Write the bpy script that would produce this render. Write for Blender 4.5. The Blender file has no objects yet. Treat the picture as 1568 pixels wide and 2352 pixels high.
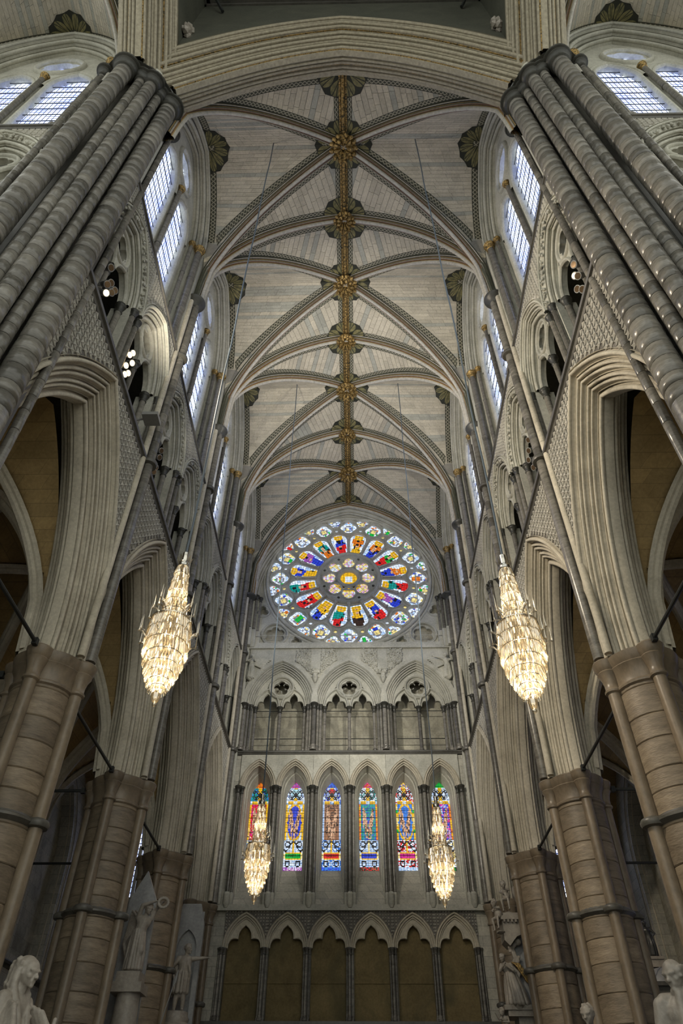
import bpy, math, random
import numpy as np
from mathutils import Vector, Matrix
from mathutils.geometry import tessellate_polygon
random.seed(7); rng = np.random.default_rng(7)
SC = bpy.context.scene
COL = SC.collection
# ------------------------------------------------------------------ camera
F_PX, PITCH, YAW, ROLL, CX, CZ = 1577.48, 0.771955, 0.020650, 0.005525, 0.19735, 1.6
cam = bpy.data.cameras.new('camera'); camo = bpy.data.objects.new('camera', cam); COL.objects.link(camo)
def _cam():
    cp, sp = math.cos(PITCH), math.sin(PITCH)
    r = Vector((1, 0, 0)); f = Vector((0, cp, sp)); u = Vector((0, -sp, cp))
    c, s = math.cos(ROLL), math.sin(ROLL)
    r2 = r*c + u*s; u2 = u*c - r*s
    m = Matrix((r2, u2, -f)).transposed()
    m = Matrix.Rotation(YAW, 3, 'Z') @ m
    camo.matrix_world = Matrix.Translation((CX, 0, CZ)) @ m.to_4x4()
_cam()
cam.sensor_fit = 'HORIZONTAL'; cam.sensor_width = 36.0; cam.lens = 36.0*F_PX/1568.0
cam.clip_end = 200
SC.camera = camo
# ------------------------------------------------------------------ light
W = bpy.data.worlds.new('world'); SC.world = W; W.use_nodes = True
bg = W.node_tree.nodes['Background']; bg.inputs[0].default_value = (0.95, 0.97, 0.89, 1); bg.inputs[1].default_value = 0.54
SC.view_settings.view_transform = 'Standard'; SC.view_settings.look = 'None'
SC.view_settings.exposure = 1.05; SC.view_settings.gamma = 1.0; SC.view_settings.use_curve_mapping = False
SC.cycles.use_denoising = True
SC.cycles.max_bounces = 6; SC.cycles.diffuse_bounces = 3; SC.cycles.glossy_bounces = 2
SC.cycles.use_adaptive_sampling = True; SC.cycles.adaptive_threshold = 0.06; SC.cycles.adaptive_min_samples = 16
SC.cycles.transmission_bounces = 4; SC.cycles.transparent_max_bounces = 10
SC.cycles.sample_clamp_indirect = 4.0; SC.cycles.caustics_reflective = False; SC.cycles.caustics_refractive = False
# ------------------------------------------------------------------ materials
MATS = {}
def ramp(nt, fac, stops):
    n = nt.nodes.new('ShaderNodeValToRGB'); e = n.color_ramp.elements
    while len(e) < len(stops): e.new(0.5)
    for k, (p, c) in enumerate(stops):
        e[k].position = p; e[k].color = (*c, 1) if len(c) == 3 else c
    nt.links.new(fac, n.inputs[0]); return n.outputs[0]
def mixc(nt, fac, a, b, mode='MIX'):
    n = nt.nodes.new('ShaderNodeMix'); n.data_type = 'RGBA'; n.blend_type = mode
    for sock, v in ((n.inputs[0], fac), (n.inputs[6], a), (n.inputs[7], b)):
        if isinstance(v, (int, float)): sock.default_value = v
        elif isinstance(v, tuple): sock.default_value = (*v, 1) if len(v) == 3 else v
        else: nt.links.new(v, sock)
    return n.outputs[2]
def math_n(nt, op, a, b=0.0):
    n = nt.nodes.new('ShaderNodeMath'); n.operation = op
    for s, v in ((n.inputs[0], a), (n.inputs[1], b)):
        if isinstance(v, (int, float)): s.default_value = v
        else: nt.links.new(v, s)
    return n.outputs[0]
def noise(nt, vec, scale, detail=4, rough=0.6, dist=0.0):
    n = nt.nodes.new('ShaderNodeTexNoise'); n.inputs['Scale'].default_value = scale
    n.inputs['Detail'].default_value = detail; n.inputs['Roughness'].default_value = rough
    n.inputs['Distortion'].default_value = dist
    nt.links.new(vec, n.inputs['Vector']); return n.outputs[0]
def mapping(nt, vec, scale):
    n = nt.nodes.new('ShaderNodeMapping'); n.inputs['Scale'].default_value = scale
    nt.links.new(vec, n.inputs['Vector']); return n.outputs[0]
def base_mat(name):
    m = bpy.data.materials.new(name); m.use_nodes = True
    nt = m.node_tree; b = nt.nodes['Principled BSDF']; MATS[name] = m
    pos = nt.nodes.new('ShaderNodeNewGeometry').outputs['Position']
    return m, nt, b, pos
def bump(nt, b, h, strength=0.3, dist=0.02):
    n = nt.nodes.new('ShaderNodeBump'); n.inputs['Strength'].default_value = strength; n.inputs['Distance'].default_value = dist
    nt.links.new(h, n.inputs['Height']); nt.links.new(n.outputs[0], b.inputs['Normal'])
def stone(name, dark, light, rough=0.85, scale=1.3, fine=14, rnd=0.25, brick=None, stain=None, bmp=0.25, attr=False, zsq=1.0):
    m, nt, b, pos = base_mat(name)
    p2 = mapping(nt, pos, (1, 1, zsq))
    a = noise(nt, p2, scale, 5, 0.62, 0.4); f = noise(nt, p2, fine, 3, 0.6)
    c = ramp(nt, a, [(0.28, dark), (0.72, light)])
    c = mixc(nt, 0.22, c, ramp(nt, f, [(0.3, tuple(x*0.55 for x in dark)), (0.7, tuple(min(1, x*1.25) for x in light))]))
    if stain:
        s = noise(nt, mapping(nt, pos, (0.8, 0.8, 0.45)), 0.9, 4, 0.7, 0.8)
        c = mixc(nt, ramp(nt, s, [(0.5, (0, 0, 0)), (0.72, (0.75, 0.75, 0.75))]), c, stain)
    h = f
    if brick:
        bw, bh, mort = brick
        sx = nt.nodes.new('ShaderNodeSeparateXYZ'); nt.links.new(pos, sx.inputs[0])
        cx = nt.nodes.new('ShaderNodeCombineXYZ'); nt.links.new(math_n(nt, 'ADD', sx.outputs[0], sx.outputs[1]), cx.inputs[0])
        nt.links.new(sx.outputs[2], cx.inputs[1])
        bt = nt.nodes.new('ShaderNodeTexBrick'); nt.links.new(cx.outputs[0], bt.inputs['Vector'])
        bt.inputs['Scale'].default_value = 1; bt.inputs['Brick Width'].default_value = bw; bt.inputs['Row Height'].default_value = bh
        bt.inputs['Mortar Size'].default_value = 0.008; bt.inputs['Mortar Smooth'].default_value = 0.3
        bt.inputs['Color1'].default_value = (0.86, 0.86, 0.86, 1); bt.inputs['Color2'].default_value = (1.08, 1.07, 1.04, 1)
        bt.inputs['Mortar'].default_value = (mort, mort, mort, 1)
        c = mixc(nt, 1.0, c, bt.outputs[0], 'MULTIPLY')
    if rnd:
        oi = nt.nodes.new('ShaderNodeObjectInfo').outputs['Random']
        lo, hi = 1-rnd, 1+rnd*0.6
        c = mixc(nt, 1.0, c, ramp(nt, oi, [(0, (lo, lo, lo)), (1, (hi, hi*0.99, hi*0.97))]), 'MULTIPLY')
    if attr:
        at = nt.nodes.new('ShaderNodeAttribute'); at.attribute_name = 'Col'
        c = mixc(nt, 1.0, c, at.outputs['Color'], 'MULTIPLY')
    nt.links.new(c, b.inputs['Base Color'])
    b.inputs['Roughness'].default_value = rough
    bump(nt, b, h, bmp)
    return m
stone('limestone', (0.36, 0.355, 0.30), (0.65, 0.64, 0.56), rnd=0.10)
stone('ashlar', (0.34, 0.335, 0.29), (0.60, 0.58, 0.51), rnd=0.05, brick=(0.75, 0.33, 0.55))
stone('arch_stone', (0.41, 0.375, 0.295), (0.70, 0.65, 0.535), rnd=0.06)
stone('purbeck', (0.095, 0.09, 0.078), (0.27, 0.255, 0.225), rough=0.24, scale=2.2, fine=10, rnd=0.42, bmp=0.12, zsq=3.5)
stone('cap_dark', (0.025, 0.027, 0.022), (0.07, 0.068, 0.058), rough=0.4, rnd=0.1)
stone('purbeck_dark', (0.06, 0.06, 0.05), (0.15, 0.142, 0.125), rough=0.38, scale=2.2, fine=12, rnd=0.15, bmp=0.12)
stone('drum_stone', (0.12, 0.092, 0.062), (0.36, 0.29, 0.205), rough=0.5, scale=1.6, fine=9, rnd=0.3, bmp=0.35, zsq=4.5)
stone('pier_shaft', (0.135, 0.105, 0.072), (0.30, 0.24, 0.17), rough=0.35, scale=1.5, fine=12, rnd=0.12, bmp=0.1, zsq=0.6)
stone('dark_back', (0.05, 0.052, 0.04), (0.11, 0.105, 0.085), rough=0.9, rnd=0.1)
stone('vault_stone', (0.44, 0.405, 0.325), (0.64, 0.59, 0.475), rnd=0.0, attr=True, bmp=0.2)
stone('mortar', (0.22, 0.21, 0.18), (0.34, 0.32, 0.28), rnd=0)
stone('aisle_vault', (0.34, 0.235, 0.10), (0.52, 0.375, 0.175), rnd=0.1, brick=(0.6, 0.25, 0.7))
stone('blind_panel', (0.12, 0.092, 0.038), (0.28, 0.215, 0.10), rnd=0.2, stain=(0.09, 0.085, 0.045), scale=0.9)
stone('gallery_back', (0.30, 0.285, 0.22), (0.56, 0.53, 0.43), rnd=0.1, stain=(0.09, 0.085, 0.065), brick=(0.8, 0.4, 0.75))
stone('diaper', (0.36, 0.35, 0.31), (0.60, 0.58, 0.52), rnd=0.12, fine=30)
stone('diaper_ground', (0.09, 0.085, 0.075), (0.2, 0.185, 0.165), rnd=0)
stone('marble', (0.26, 0.235, 0.20), (0.44, 0.40, 0.35), rough=0.45, rnd=0.1, scale=3)
stone('marble_grey', (0.25, 0.26, 0.27), (0.40, 0.41, 0.42), rough=0.4, rnd=0.1, scale=3)
stone('bronze', (0.02, 0.021, 0.02), (0.055, 0.055, 0.05), rough=0.35, rnd=0)
stone('floor_stone', (0.18, 0.17, 0.15), (0.30, 0.28, 0.25), rough=0.5, rnd=0, brick=(0.6, 0.6, 0.6))
stone('iron', (0.012, 0.014, 0.013), (0.03, 0.033, 0.032), rough=0.5, rnd=0)
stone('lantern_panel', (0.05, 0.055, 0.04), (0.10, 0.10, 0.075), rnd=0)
def gilt(name, base, dark, sc=16):
    m, nt, b, pos = base_mat(name)
    n = noise(nt, pos, sc, 4, 0.7)
    nt.links.new(ramp(nt, n, [(0.38, dark), (0.6, base)]), b.inputs['Base Color'])
    b.inputs['Metallic'].default_value = 0.55; b.inputs['Roughness'].default_value = 0.42
    bump(nt, b, n, 0.6, 0.03)
gilt('gilt', (0.50, 0.33, 0.11), (0.06, 0.045, 0.02))
gilt('ridge_gilt', (0.42, 0.27, 0.09), (0.03, 0.03, 0.018), 11)
def vcol(name, rough=0.7):
    m, nt, b, pos = base_mat(name)
    at = nt.nodes.new('ShaderNodeAttribute'); at.attribute_name = 'Col'
    n = noise(nt, pos, 9, 4, 0.65)
    c = mixc(nt, 1.0, at.outputs['Color'], ramp(nt, n, [(0.25, (0.62, 0.62, 0.6)), (0.75, (1.15, 1.13, 1.1))]), 'MULTIPLY')
    nt.links.new(c, b.inputs['Base Color']); b.inputs['Roughness'].default_value = rough
    bump(nt, b, n, 0.2)
vcol('painted_stone')
def uvmat(name):
    m, nt, b, pos = base_mat(name)
    uv = nt.nodes.new('ShaderNodeUVMap').outputs[0]
    s = nt.nodes.new('ShaderNodeSeparateXYZ'); nt.links.new(uv, s.inputs[0])
    return m, nt, b, s.outputs[0], s.outputs[1], pos
# guilloche border band: two interlaced sine strands (u = metres along, v = 0..1 across)
m, nt, b, u, v, pos = uvmat('border_paint')
ph = math_n(nt, 'MULTIPLY', u, 2*math.pi/0.34)
def strand(off):
    y = math_n(nt, 'MULTIPLY', math_n(nt, 'SINE', math_n(nt, 'ADD', ph, off)), 0.30)
    return math_n(nt, 'LESS_THAN', math_n(nt, 'ABSOLUTE', math_n(nt, 'SUBTRACT', math_n(nt, 'SUBTRACT', v, 0.5), y)), 0.10)
edge = math_n(nt, 'GREATER_THAN', math_n(nt, 'ABSOLUTE', math_n(nt, 'SUBTRACT', v, 0.5)), 0.45)
pat = math_n(nt, 'MAXIMUM', math_n(nt, 'MAXIMUM', strand(0), strand(math.pi)), 0)
c = mixc(nt, pat, (0.055, 0.055, 0.035), (0.33, 0.31, 0.23)); c = mixc(nt, edge, c, (0.03, 0.03, 0.02))
nt.links.new(c, b.inputs['Base Color']); b.inputs['Roughness'].default_value = 0.7
# leaf ornament: petals around a point (u = radius 0..1, v = angle in petals)
m, nt, b, u, v, pos = uvmat('leaf_paint')
fr = math_n(nt, 'ABSOLUTE', math_n(nt, 'SUBTRACT', math_n(nt, 'FRACT', v), 0.5))
lobe = math_n(nt, 'MULTIPLY', math_n(nt, 'SINE', math_n(nt, 'MULTIPLY', u, math.pi)), 0.46)
pet = math_n(nt, 'LESS_THAN', fr, lobe)
vein = math_n(nt, 'LESS_THAN', math_n(nt, 'ABSOLUTE', math_n(nt, 'SUBTRACT', fr, math_n(nt, 'MULTIPLY', u, 0.14))), 0.035)
nn = noise(nt, pos, 7, 3)
leafc = ramp(nt, nn, [(0.3, (0.10, 0.10, 0.045)), (0.7, (0.27, 0.235, 0.10))])
c = mixc(nt, pet, (0.022, 0.024, 0.014), leafc); c = mixc(nt, vein, c, (0.03, 0.03, 0.018))
rim = math_n(nt, 'GREATER_THAN', u, 0.93); c = mixc(nt, rim, c, (0.02, 0.02, 0.012))
nt.links.new(c, b.inputs['Base Color']); b.inputs['Roughness'].default_value = 0.7
# glowing leaded glass seen against the day: plain quarries, and coloured glass from the piece colours
def quarry(name, col, strength, du, dv):
    m, nt, b, u, v, pos = uvmat(name)
    gu = math_n(nt, 'ABSOLUTE', math_n(nt, 'SUBTRACT', math_n(nt, 'FRACT', math_n(nt, 'DIVIDE', u, du)), 0.5))
    gv = math_n(nt, 'ABSOLUTE', math_n(nt, 'SUBTRACT', math_n(nt, 'FRACT', math_n(nt, 'DIVIDE', v, dv)), 0.5))
    lead = math_n(nt, 'GREATER_THAN', math_n(nt, 'MAXIMUM', gu, gv), 0.385)
    n = noise(nt, pos, 2.2, 2)
    c = ramp(nt, n, [(0.36, tuple(x*y for x, y in zip(col, (0.40, 0.46, 0.95)))), (0.62, col)])
    c = mixc(nt, lead, c, (0.03, 0.035, 0.07))
    b.inputs['Base Color'].default_value = (0.02, 0.02, 0.02, 1); b.inputs['Roughness'].default_value = 0.3
    nt.links.new(c, b.inputs['Emission Color']); b.inputs['Emission Strength'].default_value = strength
quarry('clear_glass', (0.74, 0.84, 1.0), 1.5, 0.14, 0.21)
m, nt, b, pos = base_mat('stained_glass')
at = nt.nodes.new('ShaderNodeAttribute'); at.attribute_name = 'Col'
n = noise(nt, pos, 13, 3)
c = mixc(nt, 1.0, at.outputs['Color'], ramp(nt, n, [(0.3, (0.6, 0.6, 0.65)), (0.65, (1.1, 1.1, 1.1))]), 'MULTIPLY')
b.inputs['Base Color'].default_value = (0.02, 0.02, 0.02, 1)
nt.links.new(c, b.inputs['Emission Color']); b.inputs['Emission Strength'].default_value = 0.52
def emit(name, col, st):
    m, nt, b, pos = base_mat(name)
    b.inputs['Base Color'].default_value = (0.8, 0.7, 0.5, 1)
    b.inputs['Emission Color'].default_value = (*col, 1); b.inputs['Emission Strength'].default_value = st
emit('bulb', (1.0, 0.82, 0.56), 2.2)
emit('flood_lit', (1.0, 0.70, 0.34), 2.0)
def crystal():
    m = bpy.data.materials.new('crystal'); m.use_nodes = True; MATS['crystal'] = m
    nt = m.node_tree; nt.nodes.clear()
    o = nt.nodes.new('ShaderNodeOutputMaterial')
    tr = nt.nodes.new('ShaderNodeBsdfTransparent'); tr.inputs[0].default_value = (1, 0.95, 0.84, 1)
    tl = nt.nodes.new('ShaderNodeBsdfTranslucent'); tl.inputs[0].default_value = (0.62, 0.52, 0.36, 1)
    gl = nt.nodes.new('ShaderNodeBsdfGlossy'); gl.inputs[0].default_value = (1.0, 0.97, 0.9, 1); gl.inputs['Roughness'].default_value = 0.12
    df = nt.nodes.new('ShaderNodeBsdfDiffuse'); df.inputs[0].default_value = (0.6, 0.5, 0.36, 1)
    a = nt.nodes.new('ShaderNodeMixShader'); a.inputs[0].default_value = 0.84; nt.links.new(tl.outputs[0], a.inputs[1]); nt.links.new(gl.outputs[0], a.inputs[2])
    a2 = nt.nodes.new('ShaderNodeMixShader'); a2.inputs[0].default_value = 0.03; nt.links.new(a.outputs[0], a2.inputs[1]); nt.links.new(df.outputs[0], a2.inputs[2])
    b2 = nt.nodes.new('ShaderNodeMixShader'); b2.inputs[0].default_value = 0.55; nt.links.new(tr.outputs[0], b2.inputs[1]); nt.links.new(a2.outputs[0], b2.inputs[2])
    nt.links.new(b2.outputs[0], o.inputs[0])
crystal()
def simple(name, col, rough=0.5, metal=0.0):
    m, nt, b, pos = base_mat(name)
    n = noise(nt, pos, 20, 2)
    nt.links.new(ramp(nt, n, [(0.3, tuple(x*0.85 for x in col)), (0.7, col)]), b.inputs['Base Color'])
    b.inputs['Roughness'].default_value = rough; b.inputs['Metallic'].default_value = metal
simple('chrome', (0.6, 0.58, 0.54), 0.18, 1.0)
simple('cable', (0.10, 0.13, 0.16), 0.4)
simple('lamp_grey', (0.34, 0.34, 0.33), 0.4)
simple('lamp_lens', (0.25, 0.17, 0.10), 0.1, 0.6)
simple('lead', (0.015, 0.016, 0.02), 0.6)
# ------------------------------------------------------------------ mesh helpers
class MB:
    def __init__(s): s.v = []; s.f = []; s.c = []; s.uv = []; s.n = 0; s.hascol = False; s.hasuv = False
    def add(s, V, Fc, col=None, uv=None):
        V = np.asarray(V, float).reshape(-1, 3); o = s.n
        s.v.append(V); s.n += len(V)
        s.f += [tuple(int(i)+o for i in f) for f in Fc]
        if col is not None:
            s.hascol = True; col = np.asarray(col, float)
            s.c.append(np.broadcast_to(col, (len(V), 3)) if col.ndim == 1 else col.reshape(-1, 3))
        else: s.c.append(np.ones((len(V), 3)))
        if uv is not None: s.hasuv = True; s.uv.append(np.asarray(uv, float).reshape(-1, 2))
        else: s.uv.append(np.zeros((len(V), 2)))
        return s
    def merge(s, o, fn=None):
        V = np.concatenate(o.v) if o.v else np.zeros((0, 3))
        if fn is not None: V = fn(V)
        s.add(V, o.f, np.concatenate(o.c) if o.hascol else None, np.concatenate(o.uv) if o.hasuv else None); return s
    def mesh(s, name, mat, smooth=True, off=(0, 0, 0)):
        me = bpy.data.meshes.new(name)
        V = np.concatenate(s.v) - np.array(off)
        me.from_pydata(V.tolist(), [], s.f)
        if s.hascol:
            ca = me.color_attributes.new('Col', 'FLOAT_COLOR', 'POINT')
            c = np.concatenate(s.c); ca.data.foreach_set('color', np.concatenate([c, np.ones((len(c), 1))], 1).ravel())
        if s.hasuv:
            ul = me.uv_layers.new(name='UVMap'); idx = np.empty(len(me.loops), int); me.loops.foreach_get('vertex_index', idx)
            ul.data.foreach_set('uv', np.concatenate(s.uv)[idx].ravel())
        me.materials.append(MATS[mat])
        if smooth:
            me.polygons.foreach_set('use_smooth', [True]*len(me.polygons))
            try: me.set_sharp_from_angle(angle=math.radians(38))
            except Exception: pass
        me.update(); return me
    def build(s, name, mat, parent=None, smooth=True, kind=None, label=None):
        off = (0, 0, 0)
        if parent is not None: off = world_loc(parent)
        o = bpy.data.objects.new(name, s.mesh(name, mat, smooth, off)); COL.objects.link(o)
        if parent is not None: o.parent = parent
        if kind: o['kind'] = kind
        if label: o['label'] = label
        return o
WL = {}
def world_loc(o):
    p = np.zeros(3)
    while o is not None: p = p + np.array(o.location); o = o.parent
    return tuple(p)
def empty(name, loc=(0, 0, 0), parent=None):
    o = bpy.data.objects.new(name, None); COL.objects.link(o); o.location = loc; o.empty_display_size = 0.2
    if parent is not None: o.parent = parent
    return o
def thing(name, label, cat, loc=(0, 0, 0), group=None):
    o = empty(name, loc); return tag(o, label, cat, group)
def tag(o, label, cat, group=None):
    o['label'] = label; o['category'] = cat
    if group: o['group'] = group
    return o
def struct(name, loc=(0, 0, 0)):
    o = empty(name, loc); o['kind'] = 'structure'; return o
def inst(o, parent=None, loc=None, scale=None, rot=None):
    c = o.copy(); COL.objects.link(c)
    c.parent = parent
    if loc is not None: c.location = loc
    if scale is not None: c.scale = scale
    if rot is not None: c.rotation_euler = rot
    return c
def copy_tree(o, parent=None, loc=None, mirror=False, label=None):
    kids = list(o.children)
    c = inst(o, parent, loc)
    if mirror: c.scale = (-c.scale[0], c.scale[1], c.scale[2])
    if label: c['label'] = label
    for k in kids: copy_tree(k, c)
    return c
def grid(mb, P, cu=False, cv=False, col=None, uv=None, flip=False):
    P = np.asarray(P, float); m, n = P.shape[:2]; f = []
    for i in range(m if cu else m-1):
        for j in range(n if cv else n-1):
            q = (i*n+j, ((i+1) % m)*n+j, ((i+1) % m)*n+(j+1) % n, i*n+(j+1) % n)
            f.append(q[::-1] if flip else q)
    mb.add(P, f, None if col is None else np.asarray(col), uv); return mb
def box(mb, a, b, col=None):
    (x0, y0, z0), (x1, y1, z1) = a, b
    mb.add([(x0, y0, z0), (x1, y0, z0), (x1, y1, z0), (x0, y1, z0), (x0, y0, z1), (x1, y0, z1), (x1, y1, z1), (x0, y1, z1)],
           [(0, 3, 2, 1), (4, 5, 6, 7), (0, 1, 5, 4), (1, 2, 6, 5), (2, 3, 7, 6), (3, 0, 4, 7)], col); return mb
def lathe(mb, prof, n=14, c=(0, 0, 0), col=None, cap=True, a0=0.0, a1=None):
    full = a1 is None
    th = a0 + (np.arange(n)*2*np.pi/n if full else np.linspace(0, a1-a0, n+1))
    P = np.array([[(c[0]+r*math.cos(t), c[1]+r*math.sin(t), c[2]+z) for t in th] for r, z in prof])
    grid(mb, P, False, full, col)
    if cap and full:
        k = len(th)
        for ring, rev in ((0, False), (len(prof)-1, True)):
            if prof[ring][0] > 1e-4:
                mb.add(P[ring], [tuple(range(k)) if rev else tuple(range(k))[::-1]], col)
    return mb
def tube(mb, p, r, n=8, col=None, closed=False):
    p = [np.asarray(q, float) for q in p]; m = len(p); rr = r if hasattr(r, '__len__') else [r]*m
    rows = []; prev = None
    for i in range(m):
        if closed: t = p[(i+1) % m]-p[i-1]
        else: t = p[min(i+1, m-1)]-p[max(i-1, 0)]
        t = t/(np.linalg.norm(t)+1e-9)
        if prev is None:
            a = np.array([0, 0, 1.]) if abs(t[2]) < 0.9 else np.array([1., 0, 0]); e1 = np.cross(t, a)
        else: e1 = prev - t*np.dot(prev, t)
        e1 = e1/(np.linalg.norm(e1)+1e-9); prev = e1; e2 = np.cross(t, e1)
        rows.append([p[i]+rr[i]*(math.cos(x)*e1+math.sin(x)*e2) for x in np.arange(n)*2*np.pi/n])
    grid(mb, np.array(rows), closed, True, col, flip=True)
    if not closed:
        k = tuple(range(n)); mb.add(rows[0], [k], col); mb.add(rows[-1], [k[::-1]], col)
    return mb
# frames map (s, z, d) to the world: s along the wall, z up, d into the wall
XW, YE = 5.40, 29.8
def FL(s, z, d): s, z, d = np.broadcast_arrays(np.asarray(s, float), z, d); return np.stack([-XW-d, s, z], -1)
def FE(s, z, d): s, z, d = np.broadcast_arrays(np.asarray(s, float), z, d); return np.stack([s, YE+d, z], -1)
def arc_c(w, h): c = (h*h-w*w)/(2*w); return c, w+c
def arch_pts(w, h, r=0.0, seg=12, foot=None, clip=0.0):
    """offset pointed arch: springing at z = 0, apex on s = 0; returns [(s, z)]"""
    c, R = arc_c(w, h); Rr = R+r
    pm = math.acos(max(-1, min(1, c/Rr)))
    L = [(c-Rr*math.cos(t), Rr*math.sin(t)) for t in np.linspace(math.asin(min(1, clip/Rr)), pm, seg+1)]
    L[-1] = (0.0, L[-1][1])
    pts = L + [(-x, z) for x, z in L[-2::-1]]
    if foot is not None: pts = [(pts[0][0], foot)] + pts + [(pts[-1][0], foot)]
    return np.array(pts)
def arch_z(s, w, h, r):
    c, R = arc_c(w, h); return np.sqrt(np.maximum((R+r)**2-(np.abs(s)+c)**2, 0))
def sweep_arch(mb, Fm, prof, w, h, z0, sc, seg=12, foot=None, closed=False, cols=None, half=None, clip=0.0):
    rows = [arch_pts(w, h, r, seg, None if foot is None else foot-z0, clip) for r, d in prof]
    P = np.stack([Fm(sc+a[:, 0], z0+a[:, 1], d) for a, (r, d) in zip(rows, prof)], 1)
    if half is not None: P = P[:seg+1+(foot is not None)] if half < 0 else P[-(seg+1+(foot is not None)):]
    c = None if cols is None else np.broadcast_to(np.asarray(cols, float)[None], P.shape)
    grid(mb, P, False, closed, c); return mb
def rolls(p0, p1, n, amp=1.0, sub=5, side=1):
    """moulding profile from p0 to p1 with n rolls and hollows; bulges toward smaller r and smaller d"""
    p0, p1 = np.array(p0, float), np.array(p1, float); L = np.linalg.norm(p1-p0); t_ = (p1-p0)/L
    nm = np.array([-t_[1], t_[0]])*side; pt = L/n; out = []
    for i in range(n):
        q = []
        for x in (0.0, .05): q.append((x, 0.0))
        for t in np.linspace(0, math.pi, 6)[1:-1]: q.append((.05+.33*(t/math.pi), -.55*math.sin(t)*min(1.3, amp)))
        for t in np.linspace(math.radians(215), math.radians(-35), 10): q.append((.68+.30*math.cos(t), .06+.30*math.sin(t)*amp))
        for x, hh in q: out.append(tuple(p0+t_*(i+x)*pt+nm*hh*pt))
    out.append(tuple(p1)); return out
def wall_over_arch(mb, Fm, sc, s0, s1, z0, w, h, r, ztop, d, seg=28, zfloor=None, dback=None):
    s = np.linspace(s0, s1, seg+1); s = np.unique(np.concatenate([s, [sc]]))
    za = z0+arch_z(s-sc, w, h, r)
    if zfloor is not None: za = np.maximum(za, zfloor)
    za = np.minimum(za, ztop-0.001)
    P = np.stack([Fm(s, za, d), Fm(s, np.full_like(s, ztop), d)], 1); grid(mb, P, flip=True)
    if dback is not None:
        P = np.stack([Fm(s, za, d), Fm(s, za, dback)], 1); grid(mb, P)
    return mb
def plate(mb, Fm, outer, holes, d0, d1, back=False):
    loops = [np.asarray(outer, float)]+[np.asarray(h, float) for h in holes]
    tris = tessellate_polygon([[Vector((p[0], p[1], 0)) for p in l] for l in loops])
    A = np.concatenate(loops)
    tr = []
    for t in tris:
        a, b, c = A[list(t)]
        cr = (b[0]-a[0])*(c[1]-a[1])-(b[1]-a[1])*(c[0]-a[0])
        tr.append(tuple(t) if cr > 0 else tuple(t)[::-1])
    mb.add(Fm(A[:, 0], A[:, 1], d0), tr)
    if back: mb.add(Fm(A[:, 0], A[:, 1], d1), [t[::-1] for t in tr])
    for l in loops:
        grid(mb, np.stack([Fm(l[:, 0], l[:, 1], d0), Fm(l[:, 0], l[:, 1], d1)], 1), True, False)
    return mb
def circ(c, R, n=24, a0=0.0):
    t = a0+np.arange(n)*2*np.pi/n; return np.stack([c[0]+R*np.cos(t), c[1]+R*np.sin(t)], 1)
def foil(c, n, rho, q, m=8, a0=math.pi/2):
    """n-foil outline: lobes of radius q whose centres sit rho from c"""
    out = []
    for t in np.arange(n*m)*2*np.pi/(n*m)+a0:
        best = 0
        for k in range(n):
            ca = a0+k*2*np.pi/n; dx = math.cos(t-ca)*rho; dy = abs(math.sin(t-ca)*rho)
            if dy < q: best = max(best, dx+math.sqrt(q*q-dy*dy))
        out.append((c[0]+best*math.cos(t), c[1]+best*math.sin(t)))
    return np.array(out)
def sweep_loop(mb, Fm, pts, prof, closed=True):
    """sweep (offset, depth) profile along a 2D outline; positive offset is to the left of travel (inside for ccw)"""
    p = np.asarray(pts, float)
    if closed: t = np.roll(p, -1, 0)-np.roll(p, 1, 0)
    else: t = np.gradient(p, axis=0)
    t = t/(np.linalg.norm(t, axis=1)[:, None]+1e-9); nrm = np.stack([-t[:, 1], t[:, 0]], 1)
    P = np.stack([Fm(*(p+nrm*o).T, d) for o, d in prof], 1); grid(mb, P, closed, False); return mb
def half_round(r, d0, n=6, squash=1.0):
    return [(r*math.cos(t), d0-squash*r*math.sin(t)) for t in np.linspace(0, math.pi, n+1)]
def cap_prof(r, z1, h=0.32, k=1.75):
    """moulded bell capital: neck ring, bell, abacus; top at z1"""
    z0 = z1-h
    return [(r, z0-0.06*h), (r*1.22, z0), (r*1.28, z0+0.05*h), (r*1.18, z0+0.11*h), (r*1.02, z0+0.15*h), (r*1.08, z0+0.34*h), (r*1.3, z0+0.52*h),
            (r*1.5*k/1.75, z0+0.6*h), (r*1.35*k/1.75, z0+0.66*h), (r*1.62*k/1.75, z0+0.74*h), (r*k*1.03, z0+0.82*h), (r*k, z0+0.9*h), (r*k*1.08, z0+0.94*h), (r*k*1.02, z1)]
def base_prof(r, z0, h=0.28, k=1.6):
    return [(r*k, z0), (r*k, z0+0.3*h), (r*k*1.06, z0+0.38*h), (r*k*0.95, z0+0.52*h), (r*1.18, z0+0.62*h), (r*1.3, z0+0.78*h), (r*1.22, z0+0.9*h), (r, z0+h)]
def ring_prof(r, z, h=0.12, k=1.35):
    return [(r, z-h/2), (r*k*0.92, z-h*0.4), (r*k, z-h*0.15), (r*k, z+h*0.1), (r*k*0.9, z+h*0.3), (r, z+h/2)]
def colonnette(parent, x, y, z0, z1, r, cap=0.3, base=0.25, mat='purbeck', n=10, capk=1.75, names=('colonnette', 'capital', 'base'), capmat='cap_dark'):
    o = MB(); lathe(o, [(r, z0), (r, z1)], n, (x, y, 0), cap=False); sh = o.build(names[0], mat, parent)
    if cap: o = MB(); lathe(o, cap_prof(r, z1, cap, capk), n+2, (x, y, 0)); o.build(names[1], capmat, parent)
    if base: o = MB(); lathe(o, base_prof(r, z0, base), n+2, (x, y, 0)); o.build(names[2], mat, parent)
    return sh
YB = [6.45, 12.27, 18.09, 23.91, 29.73]
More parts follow.
